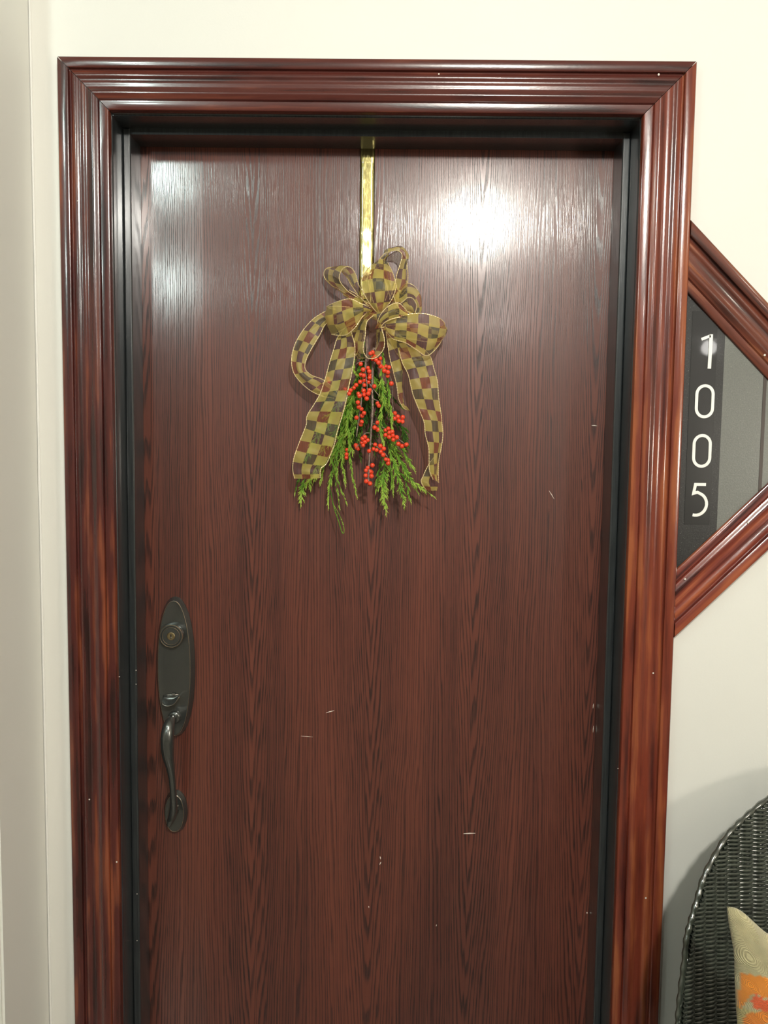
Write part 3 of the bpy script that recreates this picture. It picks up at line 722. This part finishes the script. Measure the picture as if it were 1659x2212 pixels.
twC, PC_ = twig([(870, 960, .06), (905, 1060, .05), (950, 1130, .05), (990, 1190, .052)], .0014, .0009)
def side(par, pts): twig(pts, .0011, .0007, name='side_twig', parent=par)
side(twB, [(795, 1240, .052), (850, 1320, .05), (915, K + 155, .05)]); side(twA, [(785, 1250, .052), (700, 1290, .052), (640, 1350, .054)])
side(twA, [(780, 1080, .052), (735, 1085, .054), (700, 1110, .058)]); side(twA, [(785, 1160, .048), (800, 1300, .044), (800, 1410, .046)])
side(twB, [(850, K + 170, .052), (905, K + 195, .052)]); side(twB, [(848, K + 395, .05), (900, K + 410, .052), (1000, K + 460, .054), (1080, K + 530, .056), (1150, K + 585, .06)])
side(twB, [(838, K + 570, .048), (910, K + 615, .05), (960, K + 660, .052), (1005, K + 735, .056)]); side(twB, [(840, K + 480, .05), (780, K + 485, .052), (745, K + 560, .056), (700, K + 610, .06)])
side(twC, [(990, 1190, .06), (1020, 1270, .07), (1035, K + 260, .08), (1080, K + 340, .066)])
b1 = [(743, 1105), (830, 1010), (850, 1000), (880, 1068), (918, 1055), (903, 1093), (920, 1125), (940, 1135), (968, 1128), (997, 1135), (955, 1167), (985, 1178), (985, 1212), (765, 1155), (808, 1140), (820, 1170), (748, 1200), (770, 1208), (822, 1200), (775, 1250), (738, 1265), (822, 1228), (812, 1265), (776, 1295), (703, 1293), (683, 1318), (652, 1342), (640, 1370), (770, 1345), (822, 1340), (722, 1370), (812, 1370), (775, 1385), (732, 1390), (865, 1305), (1018, 1280), (850, 1060), (870, 1040), (450, 1235), (455, 1262), (605, 1330)]
b2 = [(770, 100), (812, 125), (775, 135), (797, 170), (718, 205), (725, 245), (893, 212), (905, 235), (750, 265), (773, 300), (755, 325), (705, 342), (752, 378), (745, 402), (1048, 302), (1075, 333), (1120, 338), (1045, 350), (1085, 372), (1117, 377), (893, 385), (868, 430), (897, 450), (990, 440), (965, 455), (1000, 475), (965, 497), (998, 515), (1025, 468), (1030, 500), (1065, 518), (1035, 540), (1080, 577), (1113, 597), (1153, 583), (780, 515), (805, 543), (760, 530), (755, 565), (780, 560), (765, 590), (710, 610), (620, 630), (617, 670), (615, 700), (872, 582), (918, 595), (950, 620), (858, 622), (885, 632), (922, 648), (945, 675), (968, 715), (987, 722), (988, 750), (818, 640), (700, 590), (848, 768), (805, 790), (790, 815), (838, 830), (788, 860), (840, 865), (830, 825), (793, 912), (827, 932), (720, 620)]
bm = bmesh.new(); bmesh.ops.create_icosphere(bm, subdivisions=3, radius=1)
for v in bm.verts:
    if v.co.z < -.93: v.co *= .93
bme = bpy.data.meshes.new('berry'); bm.to_mesh(bme); bm.free(); bme.materials.append(M['berry']); bme.materials.append(M['calyx'])
for p in bme.polygons:
    p.use_smooth = True
    if sum(bme.vertices[i].co.z for i in p.vertices) / 3 < -.955: p.material_index = 1
rnd = random.Random(3)
allb = [(x, y) for x, y in b1] + [C2(x, y) for x, y in b2]
for x, y in allb:
    back = x < 660 and y < 1340 and x != 640
    Yb = .046 + rnd.uniform(-.006, .006)
    if x < 620: Yb = .075
    if x > 1035 and y < K + 400: Yb = .062
    if x < 730 and y > K + 560: Yb = .07
    par = twC if (x > 850 and y < 1230) or (x > 1010 and y < K + 400) else (twA if x < 790 and y < K + 480 else twB)
    o = bpy.data.objects.new('berry', bme); COL.objects.link(o); o.parent = par
    o.location = at(*C1(x, y), Yb) - SW; r = .0041 * rnd.uniform(.9, 1.12); o.scale = (r, r, r * 1.04)
    o.rotation_euler = (rnd.uniform(-.9, 1.2), rnd.uniform(-.8, .8), rnd.uniform(0, 6))

# ------------------------------------------------------------------ triangular framed number sign
sign = empty('framed_sign', (OX + .0005, 0, 1.4872)); tagit(sign, 'mahogany-framed dark sign with white numbers 1005, beside the door casing', 'sign')
SZT, SZB = 1.8523, 1.1222            # where the outer edges of the frame meet the casing
x0 = OX + .0006; zm = (SZT + SZB) / 2; hh = (SZT - SZB) / 2; apex = x0 + hh
def fmember(zA, sgn, mat):
    # length axis runs from the casing to the apex; across axis points into the triangle
    Ld = Vector((1, 0, -sgn)).normalized()          # sgn=+1: the upper member, going down to the right
    Ad = Vector((-1, 0, -sgn)).normalized()
    L = hh * math.sqrt(2); bm = bmesh.new(); n = 14; rows = []
    for i in range(n + 1):
        fr = i / n; row = []
        for u, h in PROF:
            lo = u; hi = L - u                        # 45 degree cuts: against the casing and the mitre at the apex
            s = lo * (1 - fr) + hi * fr
            row.append(bm.verts.new((u, -h, s)))
        rows.append(row)
    for a, b in zip(rows, rows[1:]):
        for j in range(len(PROF) - 1): bm.faces.new((a[j], a[j + 1], b[j + 1], b[j]))
        bm.faces.new((a[-1], a[0], b[0], b[-1]))
    bm.faces.new(rows[0][::-1]); bm.faces.new(rows[-1]); bmesh.ops.recalc_face_normals(bm, faces=bm.faces)
    o = obj('frame_moulding', bm, mat, sign); o.data.shade_smooth(); o.data.set_sharp_from_angle(angle=math.radians(32))
    Mx = Matrix((Ad, (0, 1, 0), Ld)).transposed().to_4x4(); Mx.translation = Vector((x0, 0, zA)) - Vector(sign.location)
    if Mx.determinant() < 0:
        for v in o.data.vertices: v.co.x *= 1
    o.matrix_basis = Mx
    return o
fu = fmember(SZT, 1, M['stainD'])
# lower member: mirrored profile keeps a right-handed frame
def fmember_low():
    Ld = Vector((1, 0, 1)).normalized(); Ad = Vector((-1, 0, 1)).normalized(); L = hh * math.sqrt(2)
    bm = bmesh.new(); n = 14; rows = []
    for i in range(n + 1):
        fr = i / n
        rows.append([bm.verts.new((-u, -h, u * (1 - fr) + (L - u) * fr)) for u, h in PROF])
    for a, b in zip(rows, rows[1:]):
        for j in range(len(PROF) - 1): bm.faces.new((a[j], a[j + 1], b[j + 1], b[j]))
        bm.faces.new((a[-1], a[0], b[0], b[-1]))
    bm.faces.new(rows[0][::-1]); bm.faces.new(rows[-1]); bmesh.ops.recalc_face_normals(bm, faces=bm.faces)
    o = obj('frame_moulding', bm, M['stainR2'], sign); o.data.shade_smooth(); o.data.set_sharp_from_angle(angle=math.radians(32))
    Mx = Matrix((-Ad, (0, 1, 0), Ld)).transposed().to_4x4(); Mx.translation = Vector((x0, 0, SZB)) - Vector(sign.location); o.matrix_basis = Mx
    return o
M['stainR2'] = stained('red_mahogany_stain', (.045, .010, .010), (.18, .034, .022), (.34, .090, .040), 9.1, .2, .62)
fl = fmember_low()
sl = Vector(sign.location)
inner = PW * math.sqrt(2)
def tri_panel(name, xa, xb, y, th, mat, over=.004):
    """slab between two verticals inside the triangle"""
    bm = bmesh.new(); H = hh - inner + over
    def zz(x): return max(0, H - (x - x0))
    P = [(xa, -zz(xa)), (xb, -zz(xb)), (xb, zz(xb)), (xa, zz(xa))]
    if zz(xb) <= 1e-6: P = [(xa, -zz(xa)), (xb, 0), (xa, zz(xa))]
    f = [bm.verts.new((x - sl.x, y, zm + z - sl.z)) for x, z in P]; g = [bm.verts.new((x - sl.x, y + th, zm + z - sl.z)) for x, z in P]
    n = len(P); bm.faces.new(f); bm.faces.new(g[::-1])
    for i in range(n): bm.faces.new((f[i], g[i], g[(i + 1) % n], f[(i + 1) % n]))
    bmesh.ops.recalc_face_normals(bm, faces=bm.faces); return obj(name, bm, mat, sign)
SXA = .6175
tri_panel('speckled_backing', x0, SXA, -.0075, .006, M['granite'])
tri_panel('grey_reflection', SXA + .0002, .6880, -.0075, .006, M['grey'])  # grey slab stands in for the hall's reflection on the black sign
tri_panel('dark_line', .6882, .6940, -.0080, .0065, M['brownline'])  # dark line within the painted reflection
tri_panel('grey_reflection', .6942, x0 + hh - inner + .0039, -.0075, .006, M['grey'])
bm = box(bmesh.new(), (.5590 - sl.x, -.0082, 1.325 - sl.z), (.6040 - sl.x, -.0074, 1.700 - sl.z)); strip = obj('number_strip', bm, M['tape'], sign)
def stroke(path, w, closed=False):
    """flat raised stroke with mitred joints; path in metres (x, z)"""
    bm = bmesh.new(); n = len(path); P = [Vector(p) for p in path]; L = []
    for i, p in enumerate(P):
        a = P[i - 1] if (i or closed) else None; b = P[(i + 1) % n] if (i < n - 1 or closed) else None
        d1 = (p - a).normalized() if a is not None else (b - p).normalized(); d2 = (b - p).normalized() if b is not None else d1
        t = (d1 + d2).normalized(); nr = Vector((-t.y, t.x)); k = w / 2 / max(.35, nr.dot(Vector((-d1.y, d1.x))))
        L.append((p + nr * k, p - nr * k))
    fr = [[bm.verts.new((q.x, y, q.y)) for q in pr] for y in (-.0092,) for pr in L]; bk = [[bm.verts.new((q.x, -.0081, q.y)) for q in pr] for pr in L]
    rng = range(n if closed else n - 1)
    for i in rng:
        j = (i + 1) % n
        bm.faces.new((fr[i][0], fr[i][1], fr[j][1], fr[j][0])); bm.faces.new((fr[i][0], fr[j][0], bk[j][0], bk[i][0])); bm.faces.new((fr[i][1], bk[i][1], bk[j][1], fr[j][1]))
    bmesh.ops.recalc_face_normals(bm, faces=bm.faces); return bm
def numeral(path, cx, cz, closed, w=.0052):
    bm = stroke([(x + cx - sl.x, z + cz - sl.z) for x, z in path], w, closed); return obj('numeral', bm, M['white'], sign)
hN = .0298
def zero():
    P = []; rx, rz = .0143, .0150; zc = hN - .0026 - rz
    for k in range(17): a = PI * k / 16; P.append((rx * math.cos(a), zc + rz * math.sin(a)))
    for k in range(17): a = PI + PI * k / 16; P.append((rx * math.cos(a), -zc + rz * math.sin(a)))
    return P
numeral([(.0072, hN), (.0062, -hN)], .5856, 1.6305, False, .0060); numeral([(-.0098, hN - .0090), (.0060, hN - .0026)], .5856, 1.6305, False, .0050)
numeral(zero(), .5862, 1.5437, True); numeral(zero(), .5850, 1.4564, True)
P5 = [(.0125, hN - .0026), (-.0060, hN - .0026), (-.0088, .0112), (-.0020, .0132)]
for k in range(1, 17):
    a = math.radians(80 - k * 11.6); P5.append((-.0040 + .0190 * math.cos(a) , -.0078 + .0200 * math.sin(a)))
numeral(P5, .5822, 1.3698, False)
def fleck_on(par, px, py, s):
    p = at(px, py, -.0195); bm = bmesh.new(); bmesh.ops.create_icosphere(bm, subdivisions=1, radius=.002 * s)
    for v in bm.verts: v.co = Vector((v.co.x, v.co.y * .4, v.co.z)) + p - sl
    bm.transform(par.matrix_basis.inverted()); return obj('nail_hole_filler', bm, M['fleck'], par)
fleck_on(fu, 1652, 767, 1.1); fleck_on(fl, 1480, 1251, 1.); fleck_on(fl, 1616, 1129, 1.)

# ------------------------------------------------------------------ wicker armchair
CX = .905
chair = empty('wicker_armchair', (CX, -.45, 0)); tagit(chair, 'dark green-black wicker armchair against the wall right of the door', 'chair')
CO = Vector(chair.location)
OUTL = [(.20, .440), (.30, .432), (.40, .424), (.50, .418), (.547, .4135), (.58, .411), (.617, .405), (.654, .398), (.687, .393), (.71, .383), (.737, .370), (.766, .356), (.794, .332), (.822, .303), (.840, .272), (.860, .235), (.880, .190), (.895, .140), (.903, .080), (.906, .0)]
def hw(z):
    if z <= OUTL[0][0]: return OUTL[0][1]
    for (z0, w0), (z1, w1) in zip(OUTL, OUTL[1:]):
        if z <= z1: return w0 + (w1 - w0) * (z - z0) / (z1 - z0)
    return 0.
def back_pt(x, z, off=0.):
    """point of the barrel back at lateral x (from the centre) and height z; it wraps forward towards the sides"""
    s = min(1, abs(x) / .44); y = -.075 - .155 * s ** 2.6 - (.90 - z) * .10
    return Vector((CX + x, y - off, z))
bm = bmesh.new(); pitch = .0068; z = .30; row = 0; SPK = .0285
while z < .898:
    w = hw(z) - .004
    if w < .03: break
    # arc length parametrisation of the row so the spokes keep their spacing
    xs = []; x = -w
    N = 160; fine = [back_pt(-w + 2 * w * i / N, z) for i in range(N + 1)]; S = [0]
    for a, b_ in zip(fine, fine[1:]): S.append(S[-1] + (b_ - a).length)
    half = S[-1] / 2; pts = []; pts2 = []; st = SPK / 4; q = 0; s = 0
    while s < S[-1]:
        while q < N - 1 and S[q + 1] < s: q += 1
        fr = (s - S[q]) / max(1e-9, S[q + 1] - S[q]); p = fine[q].lerp(fine[q + 1], fr)
        tg = (fine[q + 1] - fine[q]).normalized(); nr = Vector((tg.y, -tg.x, 0))
        ph = (s - half) / SPK * PI
        up_ = Vector((0, 0, .0018 * noise.noise(Vector((p.x * 14, 0, z * 40)))))
        pts.append(p + nr * (.0034 * math.sin(ph)) + Vector((0, 0, .0017 * math.cos(ph))) + up_ - CO)
        pts2.append(p - nr * (.0034 * math.sin(ph)) - Vector((0, 0, .0017 * math.cos(ph))) + up_ - CO); s += st
    tube(bm, pts, .0029, 6, False); tube(bm, pts2, .0029, 6, False)
    z += pitch; row += 1
wb = obj('woven_back', bm, M['wicker'], chair, True); wb['kind'] = 'stuff'
# spokes
k = -15
for k in range(-15, 16):
    xs = k * SPK * .93
    pts = [];
    for i in range(40):
        zz = .30 + i * .0155; x = xs * (1 - .10 * max(0, (zz - .5)) )
        if abs(x) > hw(zz) - .006: break
        pts.append(back_pt(x, zz, 0.) - CO)
    if len(pts) > 2:
        bm = tube(bmesh.new(), pts, .0030, 6); obj('spoke', bm, M['wicker'], chair, True)
# rim roll
left = [(-w, z_) for z_, w in OUTL]; right = [(w, z_) for z_, w in OUTL[::-1][1:]]
rp = crom([tuple(back_pt(x, z_, .0) - CO) for x, z_ in left + right], 300)
bm = tube(bmesh.new(), rp, [.0046 + .0008 * math.sin(i * 1.35) for i in range(300)], 9); obj('back_rim', bm, M['wicker'], chair, True)
# arms: a woven roll from the back towards the front, curving down to the front leg
def arm(s):
    base = [Vector((CX + s * .412, -.205, .500)), Vector((CX + s * .432, -.30, .520)), Vector((CX + s * .448, -.42, .530)), Vector((CX + s * .450, -.58, .525)), Vector((CX + s * .440, -.72, .50)), Vector((CX + s * .408, -.79, .46)), Vector((CX + s * .40, -.80, .38)), Vector((CX + s * .395, -.78, .27))]
    P = crom([tuple(p) for p in base], 200); bm = bmesh.new()
    # core
    tube(bm, [p - CO for p in P], [.034 * min(1, .55 + i / 60) if i < 30 else .034 for i in range(200)], 14)
    # coil wrapped round it
    H = []
    turns = 100; n = turns * 9
    for i in range(n):
        t = i / (n - 1) * 198; k_ = int(t); p = P[k_].lerp(P[k_ + 1], t - k_); tg = (P[k_ + 1] - P[k_]).normalized()
        a = tg.cross(Vector((s, 0, 0))).normalized() if abs(tg.x) < .9 else Vector((0, 0, 1)); b_ = tg.cross(a)
        r = .036 * (min(1, .55 + t / 60) if t < 30 else 1); an = 2 * PI * i / 9
        H.append(p + a * (math.cos(an) * r) + b_ * (math.sin(an) * r) - CO)
    tube(bm, H, .0042, 5)
    o = obj('arm', bm, M['wicker'], chair, True)
    # woven side panel under the arm
    bm = bmesh.new(); z = .30; r_ = 0
    while z < .50:
        pts = []
        for i in range(74):
            y = -.20 - i * .0078; ph = i * PI / 4 + (PI if r_ % 2 else 0)
            pts.append(Vector((CX + s * (.418 + .012 * math.sin((y + .2) * -5)) + .0034 * math.sin(ph), y, z)) - CO)
        tube(bm, pts, .0032, 5, False); z += pitch; r_ += 1
    for i in range(0, 19):
        y = -.20 - i * .0312; x = CX + s * (.418 + .012 * math.sin((y + .2) * -5)); tube(bm, [Vector((x, y, .29)) - CO, Vector((x, y, .505)) - CO], .003, 5)
    sp_ = obj('woven_side', bm, M['wicker'], chair, True); sp_['kind'] = 'stuff'
arm(-1); arm(1)
bm = bevel(box(bmesh.new(), (CX - .40, -.78, .30), (CX + .40, -.20, .409)), .01); bm.transform(Matrix.Translation(-CO)); obj('seat', bm, M['wicker'], chair)
bm = bmesh.new(); z = .20
while z < .30:
    tube(bm, [Vector((CX + x * .02, -.785 + .003 * math.sin(x * PI / 2 + z * 460), z)) - CO for x in range(-20, 21)], .0032, 5, False); z += pitch
o = obj('front_apron', bm, M['wicker'], chair, True); o['kind'] = 'stuff'
for sx in (-1, 1):
    for y, tt in ((-.765, 0), (-.235, 0)):
        p = Vector((CX + sx * .385, y, 0)); bm = tube(bmesh.new(), [p - CO, p + Vector((0, 0, .16)) - CO, p + Vector((0, 0, .31)) - CO], [.019, .021, .022], 12); obj('leg', bm, M['wicker'], chair, True)

# ------------------------------------------------------------------ pillow
def C7(x, y): return 1400 + x / 5.12, 1780 + y / 5.12
YP2 = -.36
tl_ = at(*C7(868, 912), YP2); S_ = .43
pil = None
POLY = [((.86, .27, .014), [(950, 1560), (1050, 1540), (1230, 1545), (1260, 1620), (1220, 1720), (1140, 1740), (1080, 1700), (1020, 1760), (980, 1850), (930, 1940), (925, 1800), (960, 1680)]),
        ((.80, .10, .016), [(1080, 1720), (1150, 1760), (1230, 1700), (1260, 1600), (1210, 1545), (1326, 1530), (1560, 1500), (1750, 1620), (1800, 1850), (1700, 2050), (1500, 2120), (1326, 2060), (1230, 2030), (1190, 1990), (1240, 1900), (1240, 1830), (1190, 1830), (1150, 1870), (1060, 1860), (1030, 1800)]),
        ((.78, .22, .014), [(1230, 1810), (1250, 1870), (1180, 1960), (1140, 2000), (1080, 2020), (1050, 2080), (1010, 2180), (980, 2300), (955, 2250), (960, 2080), (975, 2020), (970, 1950), (1060, 1900), (1150, 1860)]),
        ((.62, .40, .03), [(1160, 2010), (1230, 2060), (1230, 2120), (1160, 2180), (1150, 2400), (1050, 2500), (990, 2400), (1010, 2200), (1070, 2100)]),
        ((.55, .20, .02), [(1180, 2180), (1326, 2140), (1560, 2180), (1620, 2350), (1400, 2480), (1200, 2400)]),
        ((.60, .35, .03), [(1700, 2080), (1900, 2000), (2000, 2200), (1900, 2450), (1700, 2400)]),
        ((.86, .27, .014), [(1560, 1480), (1700, 1380), (1900, 1450), (2050, 1700), (2000, 1900), (1850, 1900), (1800, 1700)])]
def inside(x, y, P):
    c_ = False; j = len(P) - 1
    for i in range(len(P)):
        if (P[i][1] > y) != (P[j][1] > y) and x < (P[j][0] - P[i][0]) * (y - P[i][1]) / (P[j][1] - P[i][1]) + P[i][0]: c_ = not c_
        j = i
    return c_
def dye(x, y):
    x += 9 * noise.noise(Vector((x * .02, y * .02, 0))); y += 9 * noise.noise(Vector((x * .02, y * .02, 5)))
    if (x - 1330) ** 2 + ((y - 1945) * 1.05) ** 2 < 50 ** 2: return (.018, .008, .02)
    for c_, P in reversed(POLY[2:3] + POLY[:2] + POLY[3:]):
        if inside(x, y, P): return c_
    n_ = .92 + .16 * noise.noise(Vector((x * .01, y * .01, 9)))
    if y > 1900 and x < 1250: return (.56 * n_, .47 * n_, .19 * n_)
    return (.54 * n_, .48 * n_, .27 * n_)
NP = 150; bm = bmesh.new(); uvl = bm.loops.layers.uv.new('UVMap'); colL = bm.verts.layers.float_color.new('dye')
def pil_pt(i, j, sgn):
    u, v = i / NP, j / NP                      # 0..1 from the left, from the top
    a, b_ = 2 * u - 1, 2 * v - 1
    dx = -.052 * (1 - b_ * b_) * 0 + .0; 
    ear = lambda e, w: (lambda q: q * q * (3 - 2 * q))(max(0., min(1., (1 - abs(e) - .03) / w)))
    ax = a * (1 - .034 * ear(b_, .30) + .004 * math.sin(b_ * 9)); bz = b_ * (1 - .155 * ear(a, .27) - .02 * (1 - a * a))
    th = .060 * (max(0, (1 - abs(a) ** 2.4)) * max(0, (1 - abs(b_) ** 2.4))) ** .55
    return Vector((S_ / 2 * (1 + ax), -sgn * th, -S_ / 2 * (1 + bz)))
gr = {}
for sgn in (1, -1):
    for i in range(NP + 1):
        for j in range(NP + 1):
            if sgn == -1 and (i in (0, NP) or j in (0, NP)): gr[(sgn, i, j)] = gr[(1, i, j)]; continue
            if sgn == -1 and 0: pass
            p = pil_pt(i, j, sgn); v = bm.verts.new(p); gr[(sgn, i, j)] = v
            if sgn == 1:
                # pattern sits in the cloth: read at the flat position of the stitch
                X = 868 + p.x * 8100; Yc = 912 - p.z * 8100
                v[colL] = (*dye(X, Yc), 1)
            else: v[colL] = (.42, .37, .22, 1)
    for i in range(NP):
        for j in range(NP):
            q = [gr[(sgn, i, j)], gr[(sgn, i + 1, j)], gr[(sgn, i + 1, j + 1)], gr[(sgn, i, j + 1)]]
            uv = [(i, j), (i + 1, j), (i + 1, j + 1), (i, j + 1)]
            if sgn == 1: q = q[::-1]; uv = uv[::-1]
            fc = bm.faces.new(q)
            for lp_, (a, b_) in zip(fc.loops, uv): lp_[uvl].uv = (a / NP, b_ / NP)
pillow = obj('throw_pillow', bm, M['wool'], None, True)
pillow.location = tl_; pillow.rotation_euler = (math.radians(-14), 0, math.radians(-4))
tagit(pillow, 'tan hooked-wool pillow with orange and red flower, on the wicker armchair', 'pillow')

# ------------------------------------------------------------------ ceiling downlights (outside the frame; they light the scene)
where = ('nearest behind the camera, facing the door', 'left of the door alcove', 'far left down the hall', 'by the right wall', 'in the middle of the hall', 'far right end of the hall')
for (x, y, wt, colr, r), wh in zip(LAMPS, where):
    L = empty('ceiling_light', (x, y, CEIL)); tagit(L, 'round white ceiling downlight, ' + wh, 'light', 'ceiling downlights')
    bm = bmesh.new(); n = 32; rings = []
    for rr, zz in ((.095, 0), (.095, -.006), (.088, -.010), (.075, -.008), (.072, -.001)): rings.append([bm.verts.new((rr * math.cos(2 * PI * k / n), rr * math.sin(2 * PI * k / n), zz)) for k in range(n)])
    for a, b_ in zip(rings, rings[1:]):
        for k in range(n): bm.faces.new((a[k], a[(k + 1) % n], b_[(k + 1) % n], b_[k]))
    bmesh.ops.recalc_face_normals(bm, faces=bm.faces); obj('trim_ring', bm, M['caulk'], L, True)
    ld = bpy.data.lights.new('lamp', 'POINT'); ld.energy = wt; ld.color = colr; ld.shadow_soft_size = r
    lo = bpy.data.objects.new('lamp', ld); COL.objects.link(lo); lo.parent = L; lo.location = (0, 0, -.012 - r)

# ------------------------------------------------------------------ unseen globe lamp, added at right to lighten the chair's wall shadow
fl_ = empty('added_floor_lamp', (1.9, -2.0, 0)); tagit(fl_, 'unseen added globe lamp with a black pole, right of the wicker armchair', 'floor lamp')
def lathe0(name, prof, mat, n=32):
    bm = bmesh.new(); rings = [[bm.verts.new((r * math.cos(2 * PI * k / n), r * math.sin(2 * PI * k / n), z)) for k in range(n)] for r, z in prof]
    for p, q in zip(rings, rings[1:]):
        for k in range(n): bm.faces.new((p[k], p[(k + 1) % n], q[(k + 1) % n], q[k]))
    bm.faces.new(rings[0][::-1]); bm.faces.new(rings[-1]); bmesh.ops.recalc_face_normals(bm, faces=bm.faces)
    return obj(name, bm, mat, fl_, True)
lathe0('base', [(.15, 0), (.15, .014), (.14, .022), (.03, .03), (.015, .05)], M['bronze'])
lathe0('pole', [(.012, .045), (.012, 1.24)], M['bronze']); lathe0('collar', [(.012, 1.235), (.05, 1.25), (.055, 1.285), (.045, 1.30)], M['bronze'])
M['globe'] = NT('lit_added_globe').set(Base_Color=(1, .95, .85), Emission_Color=(1, .93, .80), Emission_Strength=42.).m
lathe0('lamp_shade', [(max(.004, .16 * math.sin(PI * k / 24)), 1.44 - .16 * math.cos(PI * k / 24)) for k in range(2, 25)], M['globe'])
